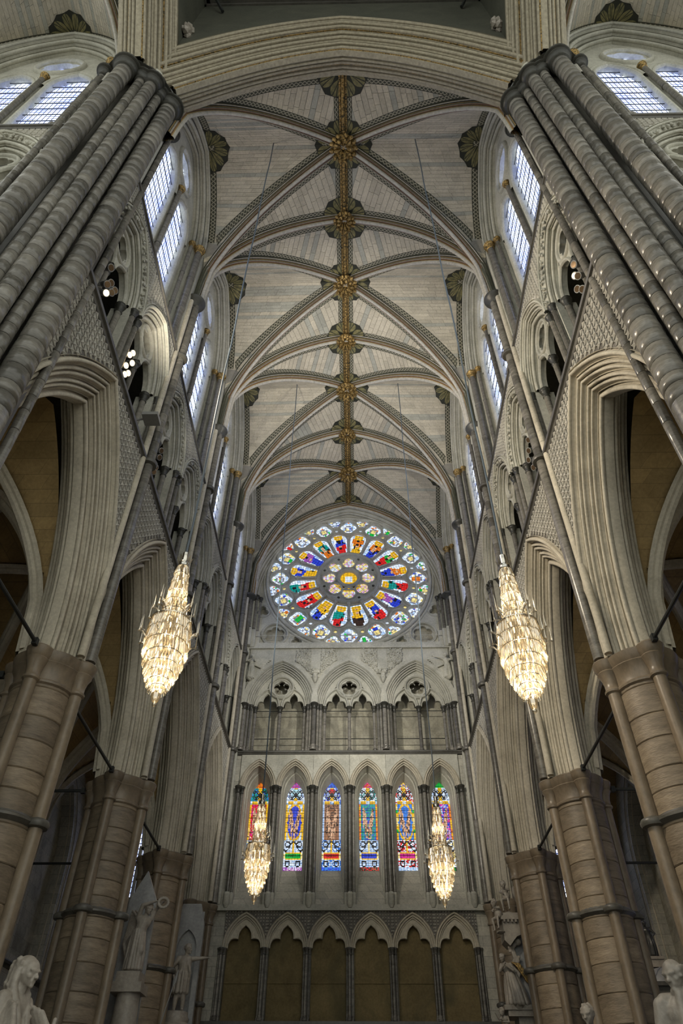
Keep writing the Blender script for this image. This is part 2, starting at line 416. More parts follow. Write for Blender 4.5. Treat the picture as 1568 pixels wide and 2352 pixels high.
ZV, ZR, ZC, ZS1, ZS2 = 24.0, 31.1, 9.15, 15.42, 20.48
# ================================================================== side wall (left; mirrored to the right further down)
wall_L = struct('wall_left')
AW, AH, AZ = 2.30, 5.0, 9.22
def blob(mb, c, r, ax, ay, az, rot):
    t = (1+5**.5)/2
    V = np.array([(-1, t, 0), (1, t, 0), (-1, -t, 0), (1, -t, 0), (0, -1, t), (0, 1, t), (0, -1, -t), (0, 1, -t), (t, 0, -1), (t, 0, 1), (-t, 0, -1), (-t, 0, 1)], float)/1.9
    Fc = [(0, 11, 5), (0, 5, 1), (0, 1, 7), (0, 7, 10), (0, 10, 11), (1, 5, 9), (5, 11, 4), (11, 10, 2), (10, 7, 6), (7, 1, 8), (3, 9, 4), (3, 4, 2), (3, 2, 6), (3, 6, 8), (3, 8, 9), (4, 9, 5), (2, 4, 11), (6, 2, 10), (8, 6, 7), (9, 8, 1)]
    V = V*np.array([ax, ay, az])*r
    ca, sa = math.cos(rot), math.sin(rot)
    V = np.stack([V[:, 0], V[:, 1]*ca-V[:, 2]*sa, V[:, 1]*sa+V[:, 2]*ca], 1)
    mb.add(V+np.array(c), Fc)
def foliage_on_arch(mb, Fm, w, h, z0, sc, r, d, n, size):
    pts = arch_pts(w, h, r, 40)
    L = np.concatenate([[0], np.cumsum(np.linalg.norm(np.diff(pts, axis=0), axis=1))])
    for k in range(n):
        t = (k+0.5)/n*L[-1]; s = np.interp(t, L, pts[:, 0]); z = np.interp(t, L, pts[:, 1])
        for q in range(3):
            c = Fm(sc+s+random.uniform(-1, 1)*size*0.6, z0+z+random.uniform(-1, 1)*size*0.6, d-random.uniform(0, size*0.5))
            blob(mb, c, size*random.uniform(0.5, 0.8), random.uniform(0.6, 1), random.uniform(0.4, 1.2), random.uniform(0.4, 1.2), random.uniform(0, 6))
def string_course(parent, Fm, s0, s1, z, d=0.0, k=1.0, mat='purbeck_dark', name='string_course'):
    prof = [(z-0.10*k, d+0.0), (z-0.085*k, d-0.03*k), (z-0.03*k, d-0.055*k), (z-0.02*k, d-0.10*k), (z+0.03*k, d-0.115*k), (z+0.06*k, d-0.10*k), (z+0.10*k, d-0.0)]
    P = np.stack([np.stack([Fm(s, a, b) for a, b in prof], 0) for s in np.linspace(s0, s1, 2)], 0)
    o = MB(); grid(o, P, flip=True); return o.build(name, mat, parent)
arc_prof = (rolls((.82, -.07), (.68, -.02), 1, 1.2) + [(.66, .06)] + rolls((.64, .05), (.44, .17), 2, 1.25) + [(.42, .24), (.40, .25)] + rolls((.39, .21), (.21, .34), 2, 1.25) + [(.19, .42), (.17, .43)]
            + rolls((.16, .40), (.02, .50), 1, 1.3) + [(.0, .53), (0, .67)] + rolls((.0, .70), (.24, .9), 2, 0.9) + rolls((.26, .92), (.5, 1.16), 2, .9) + [(.6, 1.2)])
# rosette tile of the diaper work, facing the nave
def rosette(mb, c, R, Fm_n):
    """c centre, Fm_n (e_s, e_z, e_out) unit vectors"""
    es, ez, eo = Fm_n; V = [np.array(c)+eo*0.045]; n = 8
    for k in range(n):
        a = math.pi/4+k*math.pi/4; r = R if k % 2 == 0 else R*0.42; hgt = 0.03 if k % 2 == 0 else 0.012
        V.append(np.array(c)+(es*math.cos(a)+ez*math.sin(a))*r+eo*hgt)
    for k in range(n):
        a = math.pi/4+k*math.pi/4; r = R if k % 2 == 0 else R*0.42
        V.append(np.array(c)+(es*math.cos(a)+ez*math.sin(a))*r-eo*0.0)
    Fc = [(0, 1+k, 1+(k+1) % n) for k in range(n)]+[(1+k, 9+k, 9+(k+1) % n, 1+(k+1) % n) for k in range(n)]
    mb.add(V, Fc)
TR = 0.098
t0 = MB(); rosette(t0, (0, 0, 0), 0.126, (np.array([0, 1., 0]), np.array([0, 0, 1.]), np.array([1., 0, 0])))
tile_me = [t0.mesh('diaper_tile', 'diaper', False)]
def in_spandrel(s, z, sc, zt):
    return z > AZ+arch_z(s-sc, AW, AH, .84) and z < zt
for b in range(4):
    s0, s1 = YB[b], YB[b+1]; sc = (s0+s1)/2
    o = MB(); wall_over_arch(o, FL, sc, s0, s1, AZ, AW, AH, .74, ZS1, 0.0, 40); sp = o.build('spandrel_ground', 'diaper_ground', wall_L, False)
    o = MB(); wall_over_arch(o, FL, sc, s0, s1, AZ, AW, AH, .55, ZS1, 1.2, 40); o.build('aisle_side_wall', 'aisle_vault', wall_L, False)
    o = MB(); sweep_arch(o, FL, arc_prof, AW, AH, AZ, sc, 16); o.build('arcade_arch', 'arch_stone', wall_L)
    rest = MB(); cnt = 0
    for j, z in enumerate(np.arange(AZ+0.6, ZS1-0.1, TR*2)):
        for i, s in enumerate(np.arange(s0+0.1, s1, TR*2)):
            if not in_spandrel(s, z, sc, ZS1-0.08): continue
            if abs(s-s0) < 0.42 and b > 0 or abs(s-s1) < 0.42: continue
            if b == 0 and s < 6.55: continue
            if b == 0 and cnt < 298:
                t = bpy.data.objects.new('diaper_tile', tile_me[0]); COL.objects.link(t); t.parent = sp; t.location = FL(s, z, 0.0); cnt += 1
            else: rosette(rest, FL(s, z, 0.0), 0.126, (np.array([0, 1., 0]), np.array([0, 0, 1.]), np.array([1., 0, 0])))
    if rest.n: rest.build('diaper_tiles', 'diaper', sp, False, kind='stuff')
string_course(wall_L, FL, 6.6, 29.8, ZS1, k=1.25); string_course(wall_L, FL, 6.6, 29.8, ZS2, k=0.9)
# ------------------------------------------------------------------ triforium
TW, TH, TZ = 1.08, 1.72, 18.05
tri_prof = rolls((.40, -.07), (.31, -.02), 1, 1.2) + [(.29, .0)] + rolls((.19, .06), (.09, .16), 1) + rolls((.085, .18), (0, .28), 1) + [(0, .45)]
tri_prof_plain = rolls((.40, -.07), (.31, -.02), 1, 1.2) + rolls((.29, .02), (.13, .14), 2) + rolls((.12, .16), (0, .28), 1) + [(0, .45)]
def sub_path(cs, w, h, seg=8): return [(x+cs, z) for x, z in arch_pts(w, h, 0, seg)]
def tracery(mb, Fm, sc, z0, w, h, sw, sh, scn, oc, orad, nf, d0, d1, rho, q, mould=0.05):
    outer = [(sc+x, z0+z) for x, z in arch_pts(w, h, .02, 12)]
    bot = [(sc+x, z0+z) for x, z in sub_path(scn, sw, sh)[::-1]]+[(sc+x, z0+z) for x, z in sub_path(-scn, sw, sh)[::-1]]
    hole = foil((sc, z0+oc), nf, rho, q)
    extra = []
    for sg in (-1, 1):   # small spandrel pierced beside the oculus
        extra.append(np.array([(sc+sg*a, z0+b_) for a, b_ in ((orad+0.11*w, oc-0.16*w), (orad+0.24*w, oc-0.22*w), (orad+0.08*w, oc+0.12*w))]))
    plate(mb, Fm, outer+bot, [hole]+extra, d0, d1)
    for sg in (-1, 1):
        sweep_loop(mb, Fm, [(sc+x, z0+z) for x, z in arch_pts(sw, sh, mould*0.5, 8)]+np.array([sg*scn, 0]), half_round(mould, d0, 5, 1.3), False)
    sweep_loop(mb, Fm, circ((sc, z0+oc), orad, 26), half_round(mould*1.1, d0, 6, 1.4))
    sweep_loop(mb, Fm, hole, half_round(mould*0.45, d0, 4, 1.0))
for b in range(4):
    for u in range(2):
        s0 = YB[b]+u*2.91; s1 = s0+2.91; sc = (s0+s1)/2
        if b == 0 and u == 0: sc += 0.06
        carved = (2*b+u) % 3 != 1
        o = MB(); sweep_arch(o, FL, tri_prof if carved else tri_prof_plain, TW, TH, TZ, sc, 12); arch = o.build('triforium_arch', 'limestone', wall_L)
        o = MB(); wall_over_arch(o, FL, sc, s0, s1, TZ, TW, TH, .36, ZS2, 0.0, 24, zfloor=TZ); o.build('triforium_spandrel', 'diaper', arch, False)
        o = MB()
        for z in np.arange(TZ+0.5, ZS2-0.08, 0.15):
            for s in np.arange(s0+0.08, s1, 0.15):
                if z > TZ+arch_z(s-sc, TW, TH, .44)+0.06 and not (min(abs(s-YB[b]), abs(s-YB[b+1])) < 0.42):
                    rosette(o, FL(s, z, 0.0), 0.085, (np.array([0, 1., 0]), np.array([0, 0, 1.]), np.array([1., 0, 0])))
        if o.n: o.build('diaper_tiles', 'diaper', arch, False, kind='stuff')
        if carved:
            o = MB(); foliage_on_arch(o, FL, TW, TH, TZ, sc, .245, .02, 30, 0.085); o.build('carved_foliage', 'limestone', arch, kind='stuff')
        o = MB(); tracery(o, FL, sc, TZ, TW, TH, .46, .74, .55, 1.06, .50, 5, .36, .52, .21, .19, 0.05); o.build('tracery', 'limestone', arch)
        # jamb piers and colonnettes
        o = MB()
        for sg, ww in ((-1, 1.455), (1, 1.455)):
            a_, b_ = sorted((sc+sg*1.16, sc+sg*ww)); box(o, (-XW-.7, a_, ZS1), (-XW-.16, b_, TZ))
        o.build('jamb', 'limestone', arch, False)
        colonnette(arch, -XW-.44, sc, ZS1+0.06, TZ, .078, .34, .2)
        for sg in (-1, 1):
            colonnette(arch, -XW-.42, sc+sg*1.10, ZS1+0.06, TZ, .085, .34, .2)
            colonnette(arch, -XW-.10, sc+sg*1.27, ZS1+0.06, TZ, .07, .28, .2)
# gallery behind the triforium
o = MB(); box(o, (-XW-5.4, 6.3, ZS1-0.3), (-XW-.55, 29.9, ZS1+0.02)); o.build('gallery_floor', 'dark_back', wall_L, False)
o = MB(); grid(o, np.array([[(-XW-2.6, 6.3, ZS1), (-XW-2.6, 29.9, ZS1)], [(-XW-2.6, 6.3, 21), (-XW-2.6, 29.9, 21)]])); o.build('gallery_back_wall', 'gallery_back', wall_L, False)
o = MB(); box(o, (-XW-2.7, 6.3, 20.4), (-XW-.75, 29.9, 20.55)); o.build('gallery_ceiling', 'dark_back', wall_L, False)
# ------------------------------------------------------------------ clerestory
KW, KH, KZ = 2.02, 3.45, 26.95
cl_prof = rolls((.52, -.05), (.38, .02), 1, 1.2) + [(.37, .12)] + rolls((.36, .08), (.18, .22), 1, 1.3) + [(.17, .32)] + rolls((.16, .28), (.0, .42), 1, 1.3) + [(0, .54)]
NWIN = [0]
def clerestory(b, Fm, sc, parent, s0, s1, gl=True):
    o = MB(); wall_over_arch(o, Fm, sc, s0, s1, KZ, KW, KH, .45, 31.6, 0.0, 30, zfloor=KZ)
    for sg, e in ((-1, s0), (1, s1)):
        P = [[Fm(e, z, 0.0) for z in (ZS2, KZ)], [Fm(sc+sg*2.44, z, 0.0) for z in (ZS2, KZ)], [Fm(sc+sg*2.44, z, .2) for z in (ZS2, KZ)], [Fm(sc+sg*2.02, z, .42) for z in (ZS2, KZ)], [Fm(sc+sg*2.02, z, .55) for z in (ZS2, KZ)]]
        grid(o, np.array(P), flip=sg > 0)
    cw = o.build('clerestory_wall', 'limestone', parent, False)
    o = MB(); sweep_arch(o, Fm, cl_prof, KW, KH, KZ, sc, 14); o.build('window_arch', 'limestone', cw)
    outer = [(sc+x, KZ+z) for x, z in arch_pts(KW, KH, .03, 14, ZS2-KZ)]
    L = [[(sc+cs+x, 26.25+z) for x, z in arch_pts(.70, 1.25, 0, 8, ZS2+0.22-26.25)] for cs in (-.93, .93)]
    oc = foil((sc, 28.55), 6, .36, .30)
    o = MB(); plate(o, Fm, outer, L+[oc], .52, .74); o.build('window_tracery', 'limestone', cw)
    o = MB()
    for l in L: sweep_loop(o, Fm, np.array(l), half_round(.075, .52, 5, 1.2), False)
    sweep_loop(o, Fm, circ((sc, 28.55), .80, 30), half_round(.09, .52, 6, 1.3))
    for cs in (-.93, .93): sweep_loop(o, Fm, [(sc+cs+x, 26.25+z) for x, z in arch_pts(.82, 1.4, 0, 8)], half_round(.07, .50, 5, 1.2), False)
    o.build('window_moulding', 'limestone', cw)
    p0 = Fm(sc, 0, .40)
    def sh(s, d, r, z1, cap):
        p = Fm(s, 0, d); colonnette(cw, p[0], p[1], ZS2+0.1, z1, r, cap, .25, names=('window_shaft', 'gilt_capital', 'shaft_base'), capmat='gilt')
        for zz in (22.6, 24.7): q = MB(); lathe(q, ring_prof(r, zz, .08, 1.2), 10, (p[0], p[1], 0)); q.build('shaft_ring', 'purbeck_dark', cw)
    sh(sc, .40, .085, 27.0, .3)
    for sg in (-1, 1): sh(sc+sg*2.26, .10, .12, 27.0, .34); sh(sc+sg*2.0, .34, .075, 27.0, .28)
    NWIN[0] += 1; wn = struct('window_%d' % NWIN[0])
    for cs in (-.93, .93):
        o = MB(); zt = np.linspace(ZS2+.2, 27.5, 2)
        P = np.array([[Fm(sc+cs+x, z, .70) for z in zt] for x in (-.72, .72)]); uv = np.array([[(x+5, z) for z in zt] for x in (-.72, .72)])
        grid(o, P, uv=uv); gp = o.build('pane', 'clear_glass', wn, False)
        o = MB()
        for z in np.arange(ZS2+.55, 27.3, .56): tube(o, [Fm(sc+cs-.73, z, .62), Fm(sc+cs+.73, z, .62)], .014, 5)
        o.build('saddle_bars', 'iron', gp, kind='stuff')
    o = MB(); P = np.array([[Fm(sc+x, z, .70) for z in (27.9, 29.2)] for x in (-.65, .65)]); uv = np.array([[(x+5, z) for z in (27.9, 29.2)] for x in (-.65, .65)])
    grid(o, P, uv=uv); o.build('pane', 'clear_glass', wn, False)
    return wn
WIN_L = [clerestory(b, FL, (YB[b]+YB[b+1])/2+(0.08 if b == 0 else 0), wall_L, YB[b], YB[b+1]) for b in range(4)]
# wall above the window heads, up to and behind the vault
# ------------------------------------------------------------------ vault shafts on the wall face
for b in (1, 2, 3, 4):
    y = YB[b] if b < 4 else 29.42
    for dy, x, r in ((0, -5.25, .125), (-.24, -5.36, .085), (.24, -5.36, .085)):
        if b == 4 and dy > 0: continue
        k = 0
        zz = [9.25]+list(np.arange(15.42, 20.4, .42))+[20.48, ZV-.28] if b < 4 else [9.25, 12.3, 15.42, 18, 20.48, 22.3, ZV-.28]
        par = None
        for z0, z1 in zip(zz[:-1], zz[1:]):
            o = MB(); lathe(o, [(r*.97, z0+.003), (r, z0+.018), (r, z1-.018), (r*.97, z1-.003)], 12, (x, y+dy, 0)); q = o.build('vault_shaft', 'purbeck' if dy == 0 else 'arch_stone', wall_L if par is None else par)
            par = par or q
    o = MB()
    for zr in (ZS1, ZS2): lathe(o, ring_prof(.15, zr, .2, 1.6), 14, (-5.26, y, 0))
    o.build('shaft_ring', 'purbeck_dark', wall_L)
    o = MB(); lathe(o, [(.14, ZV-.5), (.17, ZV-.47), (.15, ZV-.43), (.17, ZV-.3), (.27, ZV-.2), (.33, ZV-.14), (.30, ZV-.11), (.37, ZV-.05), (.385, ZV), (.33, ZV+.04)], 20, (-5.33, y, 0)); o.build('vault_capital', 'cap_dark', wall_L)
# ================================================================== vaults
VA, VH = 5.22, 7.0
def zt(x): return 24.5+arch_z(np.abs(x), 5.45, 6.6, 0.0)
def rib_sweep(mb, path, lat, segs):
    """segs: [((l0, n0), (l1, n1), colour)]; l across, n downward from the web"""
    p = np.asarray(path, float); t = np.gradient(p, axis=0); t /= np.linalg.norm(t, axis=1)[:, None]
    lat = np.asarray(lat, float); lat = lat/np.linalg.norm(lat); dn = np.cross(t, lat); dn[dn[:, 2] > 0] *= -1
    # keep the down vector continuous where the rib stands almost upright
    for i in range(len(dn)-2, -1, -1):
        if np.dot(dn[i], dn[i+1]) < 0: dn[i] *= -1
    for (l0, n0), (l1, n1), c in segs:
        P = np.stack([p+lat*l0+dn*n0, p+lat*l1+dn*n1], 1); grid(mb, P, col=c, flip=True)
DKG, GOLD, REDB, CREAM, PALE, BLK = (.075, .08, .055), (.36, .235, .08), (.20, .10, .055), (.42, .39, .33), (.50, .48, .43), (.03, .032, .025)
def rib_segs(k=1.0):
    pts = [(.21, -.03), (.20, .05), (.172, .068), (.15, .10), (.142, .125), (.122, .14), (.118, .185), (.095, .20), (.074, .20), (.066, .235), (.06, .275), (.036, .312), (0, .325)]
    cs = [DKG, CREAM, BLK, GOLD, DKG, CREAM, REDB, BLK, GOLD, PALE, PALE, PALE]
    h = [(p, q, c) for p, q, c in zip(pts[:-1], pts[1:], cs)]
    s = [((a[0]*k, a[1]*k), (b[0]*k, b[1]*k), c) for a, b, c in h]
    return s+[((-b[0], b[1]), (-a[0], a[1]), c) for a, b, c in s[::-1]]
def ident(P): return np.asarray(P, float)
class Vault:
    def __init__(s, T, y0, y1, yc, name, sxs=(-1, 1), single=True, near=True):
        s.T, s.y0, s.y1, s.yc, s.sxs = T, y0, y1, yc, sxs
        s.root = struct(name); s.single = single
        s.webs()
        s.courses()
    def b(s, y): return np.where(np.asarray(y) < s.yc, s.yc-s.y0, s.y1-s.yc)
    def zw(s, v):
        w = 0.90; zz = KZ+arch_z(np.minimum(v, w)*2.55/w, 2.55, 4.05, 0.0)
        return np.where(v <= w, zz, KZ-(v-w)/(1-w)*(KZ-26.2))
    def z(s, x, y):
        x = np.abs(np.asarray(x, float)); y = np.asarray(y, float); dx = np.minimum(x/VA, 1.03); v = np.minimum(np.abs(y-s.yc)/s.b(y), 1)
        zl = zt(np.minimum(x, VA)); mu = np.clip((dx-v)/np.maximum(1.03-v, 1e-3), 0, 1)
        zlat = zt(VA*v)*(1-mu)+s.zw(v)*mu
        return np.where(dx <= v, zl, zlat)
    def P(s, x, y, dz=0.0):
        x, y = np.broadcast_arrays(np.asarray(x, float), np.asarray(y, float))
        return s.T(np.stack([x, y, s.z(x, y)+dz], -1))
    def webs(s):
        o = MB()
        for sx in s.sxs:
            xs = np.concatenate([np.linspace(0, 4.6, 24), np.linspace(4.7, VA*1.03, 8)])*sx
            ys = np.concatenate([np.linspace(s.y0, s.yc, 22), np.linspace(s.yc, s.y1, 22)[1:]])
            X, Y = np.meshgrid(xs, ys, indexing='ij'); grid(o, s.P(X, Y, 0.05))
        o.build('vault_web', 'mortar', s.root)
        s.web = s.root.children[0]
    def courses(s):
        xt = np.concatenate([np.linspace(-1.2, 0, 40)[:-1], np.linspace(0, VA*0.985, 400)])
        zz = zt(np.maximum(xt, 0)); L = np.concatenate([[0], np.cumsum(np.hypot(np.diff(xt), np.diff(zz)))])
        step = 0.235; ntot = int(L[-1]/step); k = 0.30
        xb = np.interp(np.arange(ntot+1)*step, L, xt)
        stuff = MB()
        def strip(line0, line1, blue):
            """two edge lines (n,2) in plan -> stones"""
            o = MB() if s.single else stuff
            Ls = np.linalg.norm(line0[-1]-line0[0]); Ls = max(Ls, np.linalg.norm(line1[-1]-line1[0]))
            n = max(1, int(Ls/random.uniform(.45, .7))); cut = np.linspace(0, 1, n+1)
            if n > 1: cut[1:-1] += rng.uniform(-.3, .3, n-1)/n
            for a, c in zip(cut[:-1], cut[1:]):
                g = 0.004/max(Ls, .2)
                q = [line0[0]+(line0[-1]-line0[0])*(a+g), line0[0]+(line0[-1]-line0[0])*(c-g), line1[0]+(line1[-1]-line1[0])*(c-g), line1[0]+(line1[-1]-line1[0])*(a+g)]
                q = np.array(q); V = np.concatenate([s.P(q[:, 0], q[:, 1], 0.0), s.P(q[:, 0], q[:, 1], 0.05)])
                t = random.uniform(.86, 1.06); col = np.array([.74, .79, .82])*t if blue else np.array([1.0, .985, .95])*t
                o.add(V, [(0, 1, 2, 3), (0, 4, 5, 1), (1, 5, 6, 2), (2, 6, 7, 3), (3, 7, 4, 0)], col)
            if s.single: o.build('stone_course', 'vault_stone', s.web, False)
        for sx in s.sxs:
            for yt, sg in ((s.y0, 1), (s.y1, -1)):
                bb = abs(s.yc-yt)
                for i in range(ntot):
                    x0, x1 = xb[i]+.006, xb[i+1]-.006
                    ls = []
                    for xx in (x0, x1):
                        ts = max(0, -xx/k); te = (1-xx/VA)/(1/bb+k/VA)
                        if te < ts+0.02: ls = None; break
                        ls.append(np.array([[sx*(xx+k*ts), yt+sg*ts], [sx*(xx+k*te), yt+sg*te]]))
                    if ls: strip(ls[0], ls[1], random.random() < .2)
                # lateral half cell: lines of constant y
                xl = np.interp(np.arange(ntot*1.05)*step*0.97, L-L[39], xt)
                for i in range(len(xl)-1):
                    v0, v1 = xl[i]/VA, xl[i+1]/VA
                    if v1 > .955 or v1 <= v0: break
                    ls = [np.array([[sx*VA*v, s.yc-sg*bb*v], [sx*VA*1.03, s.yc-sg*bb*(v*.985)]]) for v in (v0+.001, v1-.001)]
                    strip(ls[0], ls[1], random.random() < .16)
        if not s.single: stuff.build('stone_courses', 'vault_stone', s.web, False, kind='stuff')
    def ribs(s, diag=True, trans=(), ridge=True):
        for sx in s.sxs:
            if diag:
                for yt in (s.y0, s.y1):
                    x = np.concatenate([np.linspace(0, 4.2, 16), np.linspace(4.45, VA, 10)]); y = s.yc+(yt-s.yc)*x/VA
                    xr = np.append(x, [5.29, 5.32]); yr = s.yc+(yt-s.yc)*xr/VA; zr = np.append(zt(x), [25.2, 24.0])
                    p = s.T(np.stack([xr*sx, yr, zr], -1)); pl = s.T(np.array([[0, 0, 0], [-(yt-s.yc), VA*sx, 0]], float)); lat = pl[1]-pl[0]
                    o = MB(); rib_sweep(o, p, lat, rib_segs()); o.build('diagonal_rib', 'painted_stone', s.root)
                    for side in (-1, 1): s.band(np.stack([x*sx, y], -1)[1:-4], side, .2, .37)
        for yt in trans:
            x = np.concatenate([np.linspace(-VA, -4.45, 10), np.linspace(-4.2, 4.2, 31), np.linspace(4.45, VA, 10)])
            xr = np.concatenate([[-5.32, -5.29], x, [5.29, 5.32]]); zr = np.concatenate([[24.0, 25.2], zt(x), [25.2, 24.0]])
            p = s.T(np.stack([xr, np.full_like(xr, yt), zr], -1)); o = MB(); rib_sweep(o, p, (0, 1, 0), rib_segs(1.05)); o.build('transverse_rib', 'painted_stone', s.root)
        for yt, sd in ((s.y0, 1), (s.y1, -1)):
            for sx in s.sxs:
                x = np.linspace(0.35, 3.9, 20); s.band(np.stack([x*sx, np.full_like(x, yt)], -1), sx*sd, .22, .40)
        for sx in s.sxs:
            y = np.linspace(s.y0+.2, s.y1-.2, 24); s.band(np.stack([np.zeros_like(y), y], -1), -sx, .16, .34)
            v = np.linspace(-.86, .86, 24); yy = np.where(v < 0, s.yc+v*(s.yc-s.y0), s.yc+v*(s.y1-s.yc)); s.band(np.stack([np.full_like(yy, sx*5.36), yy], -1), sx, .0, .26)
    def band(s, line, side, o0, o1):
        t = np.gradient(line, axis=0); t /= np.linalg.norm(t, axis=1)[:, None]; nrm = np.stack([-t[:, 1], t[:, 0]], 1)*side
        a, c = line+nrm*o0, line+nrm*o1
        ok = (c[:, 1] > s.y0) & (c[:, 1] < s.y1) & (np.abs(c[:, 0]) < 5.37)
        if ok.sum() < 2: return
        a, c = a[ok], c[ok]; L = np.concatenate([[0], np.cumsum(np.linalg.norm(np.diff(s.P(a[:, 0], a[:, 1]), axis=0), axis=1))])
        P = np.stack([s.P(a[:, 0], a[:, 1], -.018), s.P(c[:, 0], c[:, 1], -.018)], 1); uv = np.stack([np.stack([L, np.zeros_like(L)], 1), np.stack([L, np.ones_like(L)], 1)], 1)
        o = MB(); grid(o, P, uv=uv); o.build('painted_border', 'border_paint', s.root, False)
    def leaf(s, cx, cy, a0, a1, R, petals, r0=0.2, dz=-.026):
        rr = np.linspace(r0, R, 7); aa = np.linspace(a0, a1, 4*petals+1)
        A, Rr = np.meshgrid(aa, rr, indexing='ij')
        scal = 1-0.07*np.abs(np.sin((A-a0)/(a1-a0)*math.pi*petals))*(Rr > R*.97)
        x = cx+np.cos(A)*Rr*scal; y = cy+np.sin(A)*Rr*scal
        uv = np.stack([(Rr-r0)/(R-r0), (A-a0)/(a1-a0)*petals], -1)
        o = MB(); grid(o, s.P(x, y, dz), uv=uv); o.build('painted_leaf', 'leaf_paint', s.root, False)
    def leaves(s):
        dg0 = math.atan2(VA, s.yc-s.y0)  # angle of the diagonal from the ridge
        for sx in s.sxs:
            for yt, sg in ((s.y0, -1), (s.y1, 1)):
                bb = abs(yt-s.yc); dg = math.atan2(VA, bb)
                up = sg*math.pi/2
                # beside the centre boss, between ridge and diagonal
                a = up; c = up-sg*sx*dg if sg > 0 else up+sx*dg
                s.leaf(0, s.yc, a, c, 1.0, 2, .3)
                # beside the transverse boss
                s.leaf(0, yt, -sg*math.pi/2, -sg*math.pi/2+sg*sx*math.radians(84), 1.0, 2, .25)
            dgm = math.radians(62)/2; base = 0 if sx > 0 else math.pi
            s.leaf(0, s.yc, base-.52, base+.52, 1.15, 2, .3)
            s.leaf(5.36*sx, s.yc, math.pi/2 if sx > 0 else -math.pi/2, 1.5*math.pi if sx > 0 else math.pi/2, .86, 6, .05)
VB = []
for b in range(4):
    y0 = 6.80 if b == 0 else YB[b]; y1 = YB[b+1] if b < 3 else 29.62
    V = Vault(ident, y0, y1, (YB[b]+YB[b+1])/2, 'ceiling', single=b < 2); VB.append(V)
    V.ribs(trans=(YB[b+1],) if b < 3 else (29.55,)); V.leaves()
    o = MB()
    ys = np.array([y0, y1]); prof = [(-.17, 0), (-.15, .07), (-.09, .09), (-.085, .16), (-.05, .21), (0, .225), (.05, .21), (.085, .16), (.09, .09), (.15, .07), (.17, 0)]
    grid(o, np.array([[(l, y, ZR-n) for l, n in prof] for y in ys])); rd = o.build('ridge_rib', 'ridge_gilt', V.root)
    o = MB()
    for y in np.arange(y0+.15, y1-.1, .17):       # carved bosses running along the ridge rib
        for l in (-.115, .115): blob(o, (l, y, ZR-.10), .035, 1, 1.3, .8, 0)
        blob(o, (0, y+.08, ZR-.225), .05, 1, 1.2, .6, 0)
    o.build('ridge_ornament', 'gilt', rd, kind='stuff')
# ------------------------------------------------------------------ gilded bosses
def boss_mesh(seed, R=.40):
    random.seed(seed); o = MB()
    prof = [(R*.34, .14), (R*.30, -.05), (R*.36, -.10), (R*.62, -.14), (R*.85, -.11), (R*1.0, -.03), (R*.98, .06), (R*.8, .2)]
    lathe(o, prof, 24, cap=False)
    for ring, nn, rz, sz in ((R*.92, 13, -.10, .30), (R*.55, 9, -.17, .27)):
        for k in range(nn):
            a = k*2*math.pi/nn+random.uniform(-.1, .1); tw = random.choice((-1, 1))*.6
            pts = []
            for t in np.linspace(0, 1, 6):
                rr = ring-R*.30+R*.42*math.sin(t*math.pi*.8); aa = a+tw*.5*(t-.5)
                pts.append((rr*math.cos(aa), rr*math.sin(aa), rz+.10-.17*math.sin(math.pi*t)))
            tube(o, pts, [R*sz*.25, R*sz*.5, R*sz*.6, R*sz*.55, R*sz*.4, R*sz*.15], 6)
    return o.mesh('leaf_ring', 'gilt')
BM = [boss_mesh(11, .48), boss_mesh(12, .40), boss_mesh(13, .48)]
random.seed(3)
bnames = ['nearest wreath', 'second', 'third', 'fourth', 'fifth', 'sixth', 'farthest']
bspec = [(0, 9.36, 0), (1, 12.27, 1), (2, 15.18, 2), (3, 18.09, 1), (4, 21.0, 0), (5, 23.91, 1), (6, 26.82, 2)]
for k, y, q in bspec:
    lab = ['large gilded wreath boss nearest the crossing arch, above the near chandelier cables', 'small gilded boss second from the crossing arch on the ridge rib', 'large gilded knotted boss third from the crossing arch on the ridge rib',
           'small gilded boss in the middle of the ridge, fourth of seven', 'gilded leaf boss fifth from the crossing arch, near the far chandelier cables', 'small gilded boss sixth from the crossing arch, second from the rose window', 'gilded leaf boss closest to the rose window'][k]
    t = thing('roof_boss', lab, 'roof boss', (0, y, ZR-.31), 'gilded bosses along the vault ridge')
    r = bpy.data.objects.new('leaf_ring', BM[q]); COL.objects.link(r); r.parent = t
    o = MB(); lathe(o, [(.001, -.02), (.10, -.03), (.13, .0), (.15, .1)], 12, (0, y, ZR-.31)); o.build('boss_core', 'ridge_gilt', t)
# ================================================================== crossing: arches, lantern, arms
def _fl(s, z): return s*(1+.125*np.clip((28.6-z)/3.3, 0, 1)**2)
def FX(s, z, d): s, z, d = np.broadcast_arrays(np.asarray(s, float), z, d); s = _fl(s, z); return np.stack([s, d, z], -1)
def FA(s, z, d): s, z, d = np.broadcast_arrays(np.asarray(s, float), z, d); s = _fl(s, z); return np.stack([-d, s, z], -1)
XZ, X0, XWD, XH = 25.3, 22.64, 4.95, 7.1
xa = [(1.7, 5.22), (1.36, 5.21)]+rolls((1.34, 5.16), (1.16, 5.22), 1, .8)+rolls((1.14, 5.26), (.80, 5.42), 2)+[(.78, 5.46)]+rolls((.75, 5.48), (.42, 5.66), 2)+[(.40, 5.7)]+rolls((.37, 5.70), (.05, 5.88), 2)
xb_ = [(0, 5.90), (0, 6.06)]
xc_ = rolls((.03, 6.08), (.24, 6.34), 2, .9)+[(.26, 6.36)]+rolls((.28, 6.38), (.52, 6.66), 2, .9)+[(.6, 6.8), (2.1, 6.84)]
OLV, CRM, GLD = (.07, .068, .04), (.40, .36, .27), (.34, .22, .07)  # band paint toned down, the arch's dimness put into its colours
